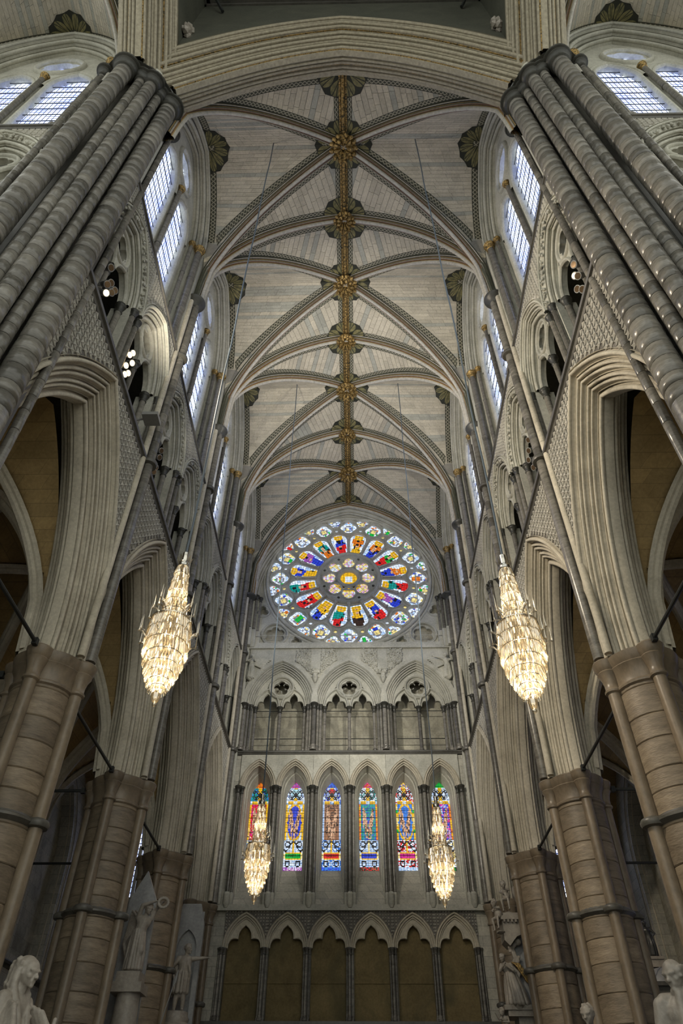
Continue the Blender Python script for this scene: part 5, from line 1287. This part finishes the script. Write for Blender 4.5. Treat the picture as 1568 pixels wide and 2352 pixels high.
class Sculpt:
    def __init__(s): s.mb = MB()
    def c(s, p0, p1, r0, r1=None): capsule(s.mb, p0, p1, r0, r0 if r1 is None else r1); return s
    def e(s, c, r): ell(s.mb, c, r if hasattr(r, '__len__') else (r, r, r)); return s
    def path(s, pts, rr):
        for k in range(len(pts)-1): s.c(pts[k], pts[k+1], rr[k], rr[k+1])
        return s
    def head(s, H, c, yaw=0.0, pitch=0.0, hair='short', hc=None):
        H = H*1.2
        """face toward -Y before the turn; H is the height of the head"""
        q = Sculpt(); k = H
        q.e((0, 0, .06*k), (.36*k, .42*k, .44*k)); q.e((0, -.10*k, -.12*k), (.29*k, .30*k, .36*k))             # skull, jaw
        q.c((0, -.41*k, .02*k), (0, -.50*k, -.13*k), .035*k, .065*k); q.e((-.05*k, -.45*k, -.14*k), .05*k); q.e((.05*k, -.45*k, -.14*k), .05*k)   # nose
        q.c((-.25*k, -.33*k, .09*k), (-.06*k, -.41*k, .075*k), .05*k); q.c((.25*k, -.33*k, .09*k), (.06*k, -.41*k, .075*k), .05*k)                  # brows
        for sx in (-1, 1):
            q.e((sx*.135*k, -.35*k, .005*k), (.065*k, .045*k, .04*k)); q.e((sx*.20*k, -.26*k, -.12*k), (.10*k, .10*k, .10*k)); q.e((sx*.37*k, .02*k, -.02*k), (.04*k, .09*k, .12*k))
        q.c((-.11*k, -.375*k, -.255*k), (.11*k, -.375*k, -.255*k), .032*k); q.c((-.09*k, -.365*k, -.315*k), (.09*k, -.365*k, -.315*k), .038*k); q.e((0, -.34*k, -.42*k), (.10*k, .09*k, .08*k))
        random.seed(17)
        if hair in ('curly', 'short'):
            for i in range(46):
                a = random.uniform(0, 2*math.pi); t = random.uniform(-.1, 1.2)
                x, y, z = .37*k*math.cos(a)*math.cos(t), .44*k*math.sin(a)*math.cos(t), .06*k+.47*k*math.sin(t)
                if y < -.22*k and z < .34*k: continue
                if z < -.05*k and y < 0: continue
                q.e((x, y, z), (.09*k if hair == 'curly' else .055*k)*random.uniform(.8, 1.25))
        if hair == 'bald':
            for sx in (-1, 1):
                for i in range(12): q.e((sx*.36*k, random.uniform(-.12, .3)*k, random.uniform(-.25, .22)*k), .07*k)
            for i in range(10): q.e((random.uniform(-.3, .3)*k, .38*k, random.uniform(-.3, .2)*k), .08*k)
        if hair == 'bun':
            for i in range(40):
                a = random.uniform(-.3, math.pi+.3); z = random.uniform(-.15, .5); q.e((.38*k*math.cos(a)*math.sqrt(max(.05, 1-z*z)), .42*k*math.sin(a)*math.sqrt(max(.05, 1-z*z)), .06*k+z*.9*k*.5), .075*k)
            q.e((0, .48*k, .1*k), .17*k)
        cy, sy, cp, sp = math.cos(yaw), math.sin(yaw), math.cos(pitch), math.sin(pitch)
        def fn(V):
            x, y, z = V[:, 0], V[:, 1], V[:, 2]; y, z = y*cp-z*sp, y*sp+z*cp; x, y = x*cy-y*sy, x*sy+y*cy
            return np.stack([x+c[0], y+c[1], z+c[2]], 1)
        s.mb.merge(q.mb, fn); return s
    def hand(s, w, d, size, curl=.5, up=(0, 0, 1)):
        """palm at the wrist w pointing along d, five fingers"""
        w, d, up = np.array(w, float), np.array(d, float), np.array(up, float); d /= np.linalg.norm(d); sd = np.cross(d, up); sd /= np.linalg.norm(sd)+1e-6; n = np.cross(sd, d)
        s.c(w, w+d*size*.45, size*.15, size*.19); s.e(w+d*size*.36, size*.21)
        for k, ln in enumerate((.40, .46, .43, .34)):
            b = w+d*size*.5+sd*(k-1.5)*size*.115; m = b+d*size*ln*.55-n*size*curl*.12; e = m+d*size*ln*.5*(1-curl*.6)-n*size*curl*.3
            s.c(b, m, size*.062, size*.055); s.c(m, e, size*.055, size*.042)
        b = w+d*size*.18-sd*size*.2; m = b+d*size*.2-sd*size*.14; s.c(b, m, size*.075, size*.062); s.c(m, m+d*size*.2-n*size*.04, size*.06, size*.045); return s
    def skirt(s, top, rt, bot, rb, n=16, depth=.16, seed=1, sway=0.0):
        """draped cloth from a waist ring to a hem ring, with tubular folds"""
        random.seed(seed); top, bot = np.array(top, float), np.array(bot, float); s.c(top, bot, rt[0]*.85, rb[0]*.8)
        for k in range(n):
            a = k*2*math.pi/n+random.uniform(-.1, .1); p0 = top+np.array([rt[0]*math.cos(a), rt[1]*math.sin(a), 0]); p1 = bot+np.array([rb[0]*math.cos(a+sway), rb[1]*math.sin(a+sway), 0])
            mid = (p0+p1)/2+np.array([math.cos(a), math.sin(a), 0])*random.uniform(-.02, .03); w = max(rt[0], rb[0])*depth*random.uniform(.8, 1.3); s.c(p0, mid, w*.8, w); s.c(mid, p1, w, w*1.15)
        return s
    def build(s, name, mat, parent, T, voxel, label=None):
        o = MB(); o.merge(s.mb, T); me = o.mesh('tmp', mat, False)
        ob = bpy.data.objects.new('tmp', me); COL.objects.link(ob)
        m = ob.modifiers.new('r', 'REMESH'); m.mode = 'VOXEL'; m.voxel_size = voxel
        m2 = ob.modifiers.new('s', 'SMOOTH'); m2.factor = .5; m2.iterations = 2
        dg = bpy.context.evaluated_depsgraph_get(); me2 = bpy.data.meshes.new_from_object(ob.evaluated_get(dg)); bpy.data.objects.remove(ob)
        me2.name = name; me2.materials.clear(); me2.materials.append(MATS[mat])
        off = np.array(world_loc(parent)) if parent is not None else np.zeros(3)
        if parent is not None: me2.transform(Matrix.Translation(-Vector(off)))
        me2.polygons.foreach_set('use_smooth', [True]*len(me2.polygons))
        r = bpy.data.objects.new(name, me2); COL.objects.link(r); r.parent = parent
        if label: r['label'] = label
        return r
def TR_(loc, yaw=0.0, sc=1.0):
    c, s_ = math.cos(yaw), math.sin(yaw)
    return lambda V: np.stack([(V[:, 0]*c-V[:, 1]*s_)*sc+loc[0], (V[:, 0]*s_+V[:, 1]*c)*sc+loc[1], V[:, 2]*sc+loc[2]], 1)
def body(H=1.75, lean=(0, 0), robe=True, armL=None, armR=None, legs=None, seed=1, bare=False):
    """standing figure, feet at z = 0, facing -Y; arms are (elbow, hand) points in metres"""
    s = Sculpt(); k = H/1.75; lx, ly = lean
    hip = np.array((0, 0, .95*k)); ch = np.array((lx*.7, ly*.7, 1.30*k)); nk = np.array((lx, ly, 1.50*k))
    s.e(hip, (.19*k, .15*k, .15*k)); s.c(hip, ch, .16*k, .175*k); s.e(ch, (.215*k, .16*k, .19*k)); s.c(ch+(0, 0, .08*k), nk, .11*k, .06*k); s.c(nk, nk+np.array((lx*.2, ly*.2-.02, .09*k)), .068*k, .062*k)
    for sx, arm in ((-1, armL), (1, armR)):
        sh = ch+np.array((sx*.19*k, 0, .10*k)); s.e(sh, .075*k); el, hd = arm; s.c(sh, el, .08*k, .062*k); s.c(el, hd, .062*k, .042*k)
        d = np.array(hd, float)-np.array(el, float); s.hand(hd, d, .17*k, .5)
    lg = legs or ((np.array((-.10, .0, .5))*k, np.array((-.11, .03, .06))*k), (np.array((.10, -.06, .5))*k, np.array((.13, -.02, .06))*k))
    for sx, (kn, an) in zip((-1, 1), lg):
        h = hip+np.array((sx*.09*k, 0, -.05*k)); s.c(h, kn, .115*k, .08*k); s.c(kn, kn+(an-kn)*.35, .075*k, .08*k); s.c(kn+(an-kn)*.35, an, .078*k, .048*k); s.c(an, an+np.array((0, -.15*k, -.035*k)), .045*k, .032*k)
    if robe: s.skirt(hip+(0, 0, .12*k), (.17*k, .14*k), (0, .02, .12*k), (.24*k, .2*k), 15, .17, seed)
    return s, nk+np.array((lx*.3, ly*.3-.035, .15*k))
# ---- seated man in a long wig, bottom left
J = thing('seated_statue', 'seated marble figure in a long full wig and robes holding a scroll', 'statue', (-4.0, 10.25, 2.2))
s = Sculpt(); s.head(.27, (0, -.06, 1.27), 0, .12, 'none')
s.e((0, .0, 1.34), (.125, .15, .125)); s.e((0, .06, 1.25), (.14, .13, .17))
random.seed(4)
s.e((0, .09, 1.12), (.13, .10, .16))
for sx in (-1, 1):
    for j, (dx, dy) in enumerate(((.115, .0), (.11, .05), (.09, .11))):
        p = [(sx*dx*.85, dy, 1.37), (sx*dx, dy+.01, 1.25), (sx*(dx+.012), dy+.01, 1.12), (sx*dx*.95, dy-.03, 1.02)]
        if j == 0: p += [(sx*.095, -.10, .90), (sx*.085, -.15, .78), (sx*.075, -.175, .66)]
        s.path(p, [.04, .048, .05, .048, .046, .042, .03][:len(p)])
        for q in p:
            for _ in range(5): s.e(np.array(q)+np.array([random.uniform(-.025, .025)+sx*.012, random.uniform(-.03, .02), random.uniform(-.05, .05)]), .026)
s.e((0, .04, .88), (.23, .17, .22)); s.e((0, .02, .62), (.22, .19, .28)); s.c((0, 0, 1.02), (0, -.03, 1.14), .07)
for sx in (-1, 1):
    s.c((sx*.20, .04, .97), (sx*.32, -.0, .66), .105, .10); s.c((sx*.32, 0, .66), (sx*.20, -.30, .60), .085, .055); s.c((sx*.11, -.05, .40), (sx*.15, -.50, .42), .14, .11); s.c((sx*.15, -.5, .42), (sx*.16, -.50, .0), .11, .09)
    for j in range(7):
        a = .15*j; s.path([(sx*(.12+.025*j), .10-.05*j, 1.01-.02*j), (sx*(.30+.02*j), .10-.09*j, .80-.05*j), (sx*(.33-.01*j), .02-.09*j, .52)], [.035, .042, .045])
for j in range(9): s.path([(-.26+.065*j, -.10, .55), (-.25+.06*j, -.44, .50), (-.24+.06*j, -.58, .05)], [.05, .05, .055])
s.hand((.20, -.30, .60), (.1, -1, .1), .17, .9); s.hand((-.20, -.30, .60), (-.1, -1, -.2), .17, .7)
s.build('figure', 'marble', J, TR_((-4.0, 10.25, 2.2), math.radians(72)), .0125)
s = Sculpt(); s.c((.21, -.43, .46), (.24, -.45, .80), .028, .028); s.build('scroll', 'marble', J, TR_((-4.0, 10.25, 2.2), math.radians(72)), .01)
o = MB(); box(o, (-4.6, 9.7, 0), (-3.4, 10.9, 2.0)); box(o, (-4.5, 9.85, 2.0), (-3.5, 10.75, 2.55)); o.build('pedestal', 'marble', J, False)
# ---- winged figure with wreath
A = thing('winged_statue', 'winged marble figure raising a wreath above a carved monument', 'statue', (-5.15, 19.6, 0))
s, hp = body(1.5, (.10, -.03), True, ((-.02, -.16, 1.46), (.22, -.26, 1.52)), ((.30, -.06, 1.38), (.42, -.22, 1.50)), ((np.array((-.12, .05, .42)), np.array((-.2, .12, .06))), (np.array((.12, -.14, .46)), np.array((-.02, .02, .06)))), 6)
s.head(.215, hp, .7, .35, 'curly'); s.build('figure', 'marble', A, TR_((-5.22, 19.6, 5.15), .25), .014)
s = Sculpt()
for q in np.arange(14)*2*math.pi/14: s.e((.47+.12*math.cos(q), -.27, 1.52+.11*math.sin(q)), (.04, .035, .04))
s.build('wreath', 'marble', A, TR_((-5.22, 19.6, 5.15), .25), .014)
for off in (-.16, -.08):
    s = Sculpt()
    for j in range(9): s.path([(off+.02*j, .14, 1.30-.02*j), (off-.10-.01*j, .30, 1.42-.09*j), (off-.12+.012*j, .34, 1.05-.10*j)], [.03, .035, .02])
    s.build('wing', 'marble', A, TR_((-5.22, 19.6, 5.15), .25), .014)
o = MB(); box(o, (-5.6, 19.25, 4.75), (-4.85, 19.95, 4.95)); box(o, (-5.5, 19.3, 4.95), (-4.95, 19.9, 5.17)); lathe(o, [(.30, 0), (.30, 3.9), (.27, 4.75)], 16, (-5.2, 19.6, 0)); o.build('pedestal', 'marble', A)
o = MB(); plate(o, lambda s_, z, d: np.stack(np.broadcast_arrays(np.asarray(s_, float)-5.45, 20.05+np.asarray(d, float)+0*np.asarray(s_, float), np.asarray(z, float)), -1), [(-.35, 3), (.45, 3), (.4, 6.9), (.05, 7.6), (-.3, 6.9)], [], 0, .12); o.build('obelisk', 'marble_grey', A, False)
for k, (dx, dy, zz, yw, hr) in enumerate(((.12, -.62, 3.55, .3, 'bun'), (.62, -.25, 3.3, .9, 'bald'))):
    F2 = thing('crouching_statue', ('hooded marble mourner crouching below the winged figure', 'small bald marble figure leaning at the foot of the winged figure')[k], 'statue', (-5.2+dx, 19.6+dy, 2.4), 'lower figures of the left monument')
    s, hp = body(1.25, (.02, -.14), True, ((-.2, -.2, .75), (-.02, -.32, .62)), ((.2, -.18, .74), (.05, -.34, .60)), None, 8+k); s.head(.2, hp, .5, .55, hr)
    s.build('figure', 'marble', F2, TR_((-5.2+dx, 19.6+dy, zz-.9), yw), .016)
    o = MB(); box(o, (-5.2+dx-.2, 19.6+dy-.2, 0), (-5.2+dx+.2, 19.6+dy+.2, zz-.86)); o.build('pedestal', 'marble', F2, False)
# ---- orator with outstretched arm before a pale arched slab
B = thing('orator_statue', 'standing marble orator with one arm stretched out, before a pale arched slab', 'statue', (-5.15, 24.9, 0))
s, hp = body(1.72, (.05, -.02), False, ((-.36, .02, 1.12), (-.28, -.14, .90)), ((.42, -.04, 1.40), (.62, -.08, 1.42)), None, 3)
s.skirt((0, 0, 1.0), (.19, .15), (0, .03, .5), (.22, .18), 12, .2, 3)
for j in range(10): s.path([(-.2+.035*j, .10-.02*j, 1.42), (-.24+.035*j, .14, 1.0), (-.22+.04*j, .16, .42+.04*j)], [.045, .05, .04])
for j in range(5): s.path([(.16-.02*j, -.12, 1.4), (.2, -.1-.02*j, 1.0), (.22, -.04, .66)], [.035, .04, .03])
s.head(.23, hp, .9, 0, 'curly'); s.build('figure', 'marble', B, TR_((-5.12, 24.9, 5.15), .35), .016)
o = MB(); lathe(o, [(.42, 0), (.42, 4.7), (.47, 4.75), (.45, 4.85), (.38, 4.9), (.4, 5.0), (.36, 5.08), (.36, 5.16)], 24, (-5.15, 24.9, 0)); o.build('pedestal', 'marble', B)
fs = lambda s_, z, d: np.stack(np.broadcast_arrays(np.asarray(s_, float)-5.25, 25.45+np.asarray(d, float), np.asarray(z, float)), -1)
o = MB(); plate(o, fs, [(-.45, 3), (.5, 3), (.5, 7.6), (.32, 8.2), (-.27, 8.2), (-.45, 7.6)], [[(.02+x, 6.9+z) for x, z in arch_pts(.32, .55, 0, 8, 4.5-6.9)]], 0, .15); grid(o, np.array([[fs(a, z, .14) for z in (3, 8)] for a in (-.4, .45)])); o.build('arched_slab', 'marble_grey', B, False)
tag(MB().merge(tube(MB(), [(-5.35, 23.2, 3.9), (-4.95, 23.1, 5.5)], .015, 6)).merge(tube(MB(), [(-4.95, 23.1, 5.5), (-4.92, 23.1, 5.62), (-4.86, 23.1, 5.9)], [.02, .06, .004], 6)).build('spear', 'marble_grey'), 'thin marble spear leaning before the third left pier', 'spear')
# ---- monument on the right: tomb with putti, urn and a winged mourner
M = thing('wall_monument', 'carved marble wall monument with cornice, ledges and an urn by the right piers', 'monument', (5.45, 25.1, 0))
o = MB(); box(o, (4.95, 24.8, 0), (6.0, 25.5, 5.2)); box(o, (4.55, 24.6, 5.2), (6.0, 25.5, 5.32)); box(o, (4.65, 24.65, 5.05), (6.0, 25.5, 5.2)); box(o, (4.5, 24.7, 4.3), (5.2, 25.4, 4.42)); box(o, (4.6, 24.75, 3.9), (5.1, 25.4, 4.3)); o.build('base', 'marble', M, False)
o = MB(); box(o, (5.15, 25.15, 5.3), (5.95, 25.45, 7.4)); o.build('slab', 'marble_grey', M, False)
o = MB(); P = [(4.85, 7.0), (5.0, 6.85), (5.25, 7.1), (5.7, 7.25), (5.9, 7.3), (5.9, 7.55), (5.2, 7.72), (4.85, 7.55)]
plate(o, lambda s_, z, d: np.stack(np.broadcast_arrays(np.asarray(s_, float), 24.75+np.asarray(d, float), np.asarray(z, float)), -1), P, [], 0, .6); box(o, (4.8, 24.65, 7.55), (6.0, 25.45, 7.66)); box(o, (4.9, 24.7, 7.66), (6.0, 25.4, 7.75))
for k in range(9): box(o, (4.88+.12*k, 24.66, 7.48), (4.94+.12*k, 24.75, 7.55))
o.build('cornice', 'marble', M, False)
o = MB(); lathe(o, [(.10, 7.75), (.12, 7.85), (.06, 7.95), (.06, 8.05), (.16, 8.2), (.20, 8.4), (.18, 8.55), (.10, 8.62), (.12, 8.68), (.04, 8.78), (.03, 8.9)], 18, (5.55, 25.0, 0)); o.build('urn', 'marble', M)
s = Sculpt(); random.seed(9)
for i in range(30):
    z = random.uniform(5.6, 7.0); s.c((5.15+random.uniform(-.08, .12), 25.0, z), (5.12+random.uniform(-.12, .15), 24.98, z-.25), .05, .04)
s.e((5.05, 25.0, 6.85), .09); s.e((5.3, 24.98, 7.0), .1); s.build('garland', 'marble', M, TR_((0, 0, 0)), .018)
for k, (px, py, pz, yw, lab) in enumerate(((5.12, 24.85, 7.75, -.5, 'marble putto seated on top of the right wall monument'), (4.78, 24.75, 7.2, -.9, 'marble putto clinging to the front edge of the right wall monument'))):
    t = thing('putto', lab, 'statue', (px, py, pz), 'putti on the right monument')
    s, hp = body(.86, (.0, -.10), False, ((-.16, -.12, .62), (-.04, -.22, .56)), ((.15, -.12, .64), (.06, -.24, .66)), ((np.array((-.12, -.2, .36)), np.array((-.10, -.16, .06))), (np.array((.10, -.2, .38)), np.array((.12, -.22, .08)))), 2); s.e((0, -.04, .5), (.13, .12, .14)); s.head(.19, hp, -.2, .2, 'curly'); s.build('figure', 'marble', t, TR_((px, py, pz), yw), .014)
    o = MB(); blob(o, (px, py+.05, pz+.02), .14, 1.2, 1, .4, 0); o.build('cushion', 'marble', t)
t = thing('winged_mourner', 'draped marble woman with gilded wing leaning on the right monument', 'statue', (4.9, 24.75, 5.32))
s, hp = body(1.28, (-.12, -.08), True, ((-.26, -.18, .86), (-.12, -.30, .98)), ((.14, -.24, .84), (-.06, -.30, .98)), None, 12); s.skirt((0, 0, .78), (.16, .14), (.10, .0, .04), (.30, .24), 14, .2, 5); s.head(.2, hp, -.6, .3, 'bun'); s.build('figure', 'marble', t, TR_((4.88, 24.8, 5.32), -.3), .015)
s = Sculpt()
for j in range(8): s.path([(.10+.02*j, .10, 1.10-.015*j), (.30+.02*j, .14, 1.05-.06*j), (.50+.0*j, .16, .80-.035*j)], [.03, .035, .02])
s.build('wing', 'gilt', t, TR_((4.88, 24.8, 5.32), -.3), .015, 'dull gold folded wing')
t = thing('kneeling_putto', 'small marble child crouching at the left end of the right monument ledge', 'statue', (4.62, 24.9, 4.42))
s, hp = body(.8, (-.06, -.10), False, ((-.2, -.1, .58), (-.26, -.2, .7)), ((.1, -.2, .5), (-.05, -.28, .5)), None, 2); s.head(.17, hp, -.5, .3, 'curly'); s.build('figure', 'marble', t, TR_((4.62, 24.9, 4.42), -.4), .015)
o = MB(); blob(o, (4.62, 24.9, 4.44), .14, 1.2, 1, .4, 0); o.build('cushion', 'marble', t)
# ---- bronze figure on a domed tomb in the right aisle
t = thing('bronze_statue', 'dark bronze standing figure with arm raised, in the right aisle', 'statue', (8.35, 22.0, 5.72))
s, hp = body(.86, (-.03, -.02), True, ((-.17, -.08, .66), (-.30, -.12, .74)), ((.17, -.05, .56), (.12, -.16, .5)), None, 5); s.head(.12, hp, -.3, 0, 'bun'); s.build('figure', 'bronze', t, TR_((8.32, 22.0, 5.98), -.2), .011)
o = MB(); box(o, (8.17, 21.85, 5.74), (8.50, 22.15, 5.93)); box(o, (8.14, 21.82, 5.92), (8.53, 22.18, 5.985)); o.build('plinth', 'marble', t, False)
t = thing('domed_tomb', 'ribbed pale dome of a tomb carrying the bronze figure', 'tomb', (8.4, 22.0, 0))
o = MB(); lathe(o, [(.66, 5.28), (.62, 5.45), (.52, 5.58), (.36, 5.68), (.15, 5.73), (.01, 5.735)], 28, (8.4, 22.0, 0))
for k in range(14):
    a = k*2*math.pi/14; tube(o, [(8.4+r*math.cos(a+(.66-r)), 22+r*math.sin(a+(.66-r)), z+.012) for r, z in ((.66, 5.28), (.62, 5.45), (.52, 5.58), (.36, 5.68))], .016, 5)
o.build('dome', 'marble_grey', t)
o = MB(); box(o, (7.5, 21.2, 0), (9.3, 22.8, 5.2)); box(o, (7.4, 21.1, 5.2), (9.4, 22.9, 5.29)); o.build('tomb_chest', 'purbeck_dark', t, False)
# ---- man in a coat, bottom right, and the small head beyond
t = thing('standing_statue', 'marble statue of a balding man in a coat, lower right corner', 'statue', (3.9, 9.5, 0))
s, hp = body(1.72, (-.02, -.03), False, ((-.30, .02, 1.10), (-.16, -.20, 1.0)), ((.30, .04, 1.08), (.2, -.15, .9)), None, 4)
s.e((0, .0, 1.25), (.23, .16, .22)); s.c((-.20, 0, 1.40), (.20, 0, 1.40), .08); s.c((-.04, -.14, 1.44), (-.10, -.17, .7), .05, .06); s.c((.05, -.14, 1.44), (.12, -.17, .7), .05, .06); s.c((-.25, .0, 1.36), (-.31, .02, 1.08), .085, .075); s.c((.25, .0, 1.36), (.31, .04, 1.08), .085, .075)
s.c((-.07, -.08, 1.47), (.07, -.08, 1.47), .05); s.head(.255, hp+np.array((0, -.01, .01)), -.75, .22, 'bald'); s.build('figure', 'marble', t, TR_((3.9, 9.5, 1.68), -.25), .0125)
o = MB(); box(o, (3.4, 9.0, 0), (4.4, 10.0, 1.68)); o.build('pedestal', 'marble', t, False)
t = thing('portrait_statue', 'small marble head of a statue at the bottom edge by the second right pier', 'statue', (4.3, 15.0, 0))
s, hp = body(1.7, (0, -.03), True, ((-.3, 0, 1.1), (-.2, -.15, .9)), ((.3, 0, 1.1), (.2, -.15, .9)), None, 4); s.head(.26, hp, -.5, .2, 'short'); s.build('figure', 'marble', t, TR_((4.3, 15.0, 2.12), -.2), .016)
o = MB(); box(o, (3.9, 14.6, 0), (4.7, 15.4, 2.12)); o.build('pedestal', 'marble', t, False)
# ---- angels carved in the corner spandrels of the gallery
for sx in (-1, 1):
    t = thing('spandrel_angel', 'carved stone angel in the %s corner spandrel above the gallery' % ('left' if sx < 0 else 'right'), 'relief', (sx*4.85, 29.62, 19.1), 'gallery corner angels')
    s, hp = body(1.32, (sx*-.04, -.05), True, ((-.16, -.22, .92), (.02, -.3, .98)) if sx < 0 else ((-.42, -.12, 1.12), (-.66, -.14, 1.16)), ((.2, -.2, .94), (.16, -.28, 1.0)), None, 7+sx); s.head(.19, hp, .4*-sx, .2, 'curly')
    s.build('figure', 'limestone', t, TR_((sx*4.85, 29.66, 19.12), 0), .018)
    s = Sculpt(); random.seed(3)
    for j in range(9): s.path([(-sx*.14, .0, 1.10-.03*j), (-sx*(.45+.02*j), .02, 1.2-.07*j), (-sx*(.95-.07*j), .03, 1.12-.085*j)], [.05, .06, .03])
    s.build('wing', 'limestone', t, TR_((sx*4.85, 29.72, 19.12), 0), .02)
# ================================================================== mirror the left side to the right
wall_R = copy_tree(wall_L, mirror=True); wall_R.name = 'wall_right'
arm_R = copy_tree(arm, mirror=True); arm_R.name = 'wall_arm_right'
av = copy_tree(ARMV.root, mirror=True)
for w in WIN_L+[w_arm]:
    NWIN[0] += 1; c = copy_tree(w, mirror=True); c.name = 'window_%d' % NWIN[0]
pr = copy_tree(pier, loc=(6.4, 6.4, 0), mirror=True, label='tall clustered pier of banded polished shafts right of the transept mouth')
for r, nm in ((aisle, None), (outer, 'wall_aisle_right'), (endw, 'wall_aisle_end_right')):
    c = copy_tree(r, mirror=True)
    if nm: c.name = nm
for w in [o for o in bpy.data.objects if o.name.startswith('aisle_wall') and o.parent and o.parent.name == 'wall_aisle_right'][2:4]:
    for k in w.children:
        if k.name.startswith('recess_back'):
            k.material_slots[0].link = 'OBJECT'; k.material_slots[0].material = MATS['clear_glass']
endw.name = 'wall_aisle_end_left'
NWIN[0] += 1; c = copy_tree(wae, mirror=True); c.name = 'window_%d' % NWIN[0]
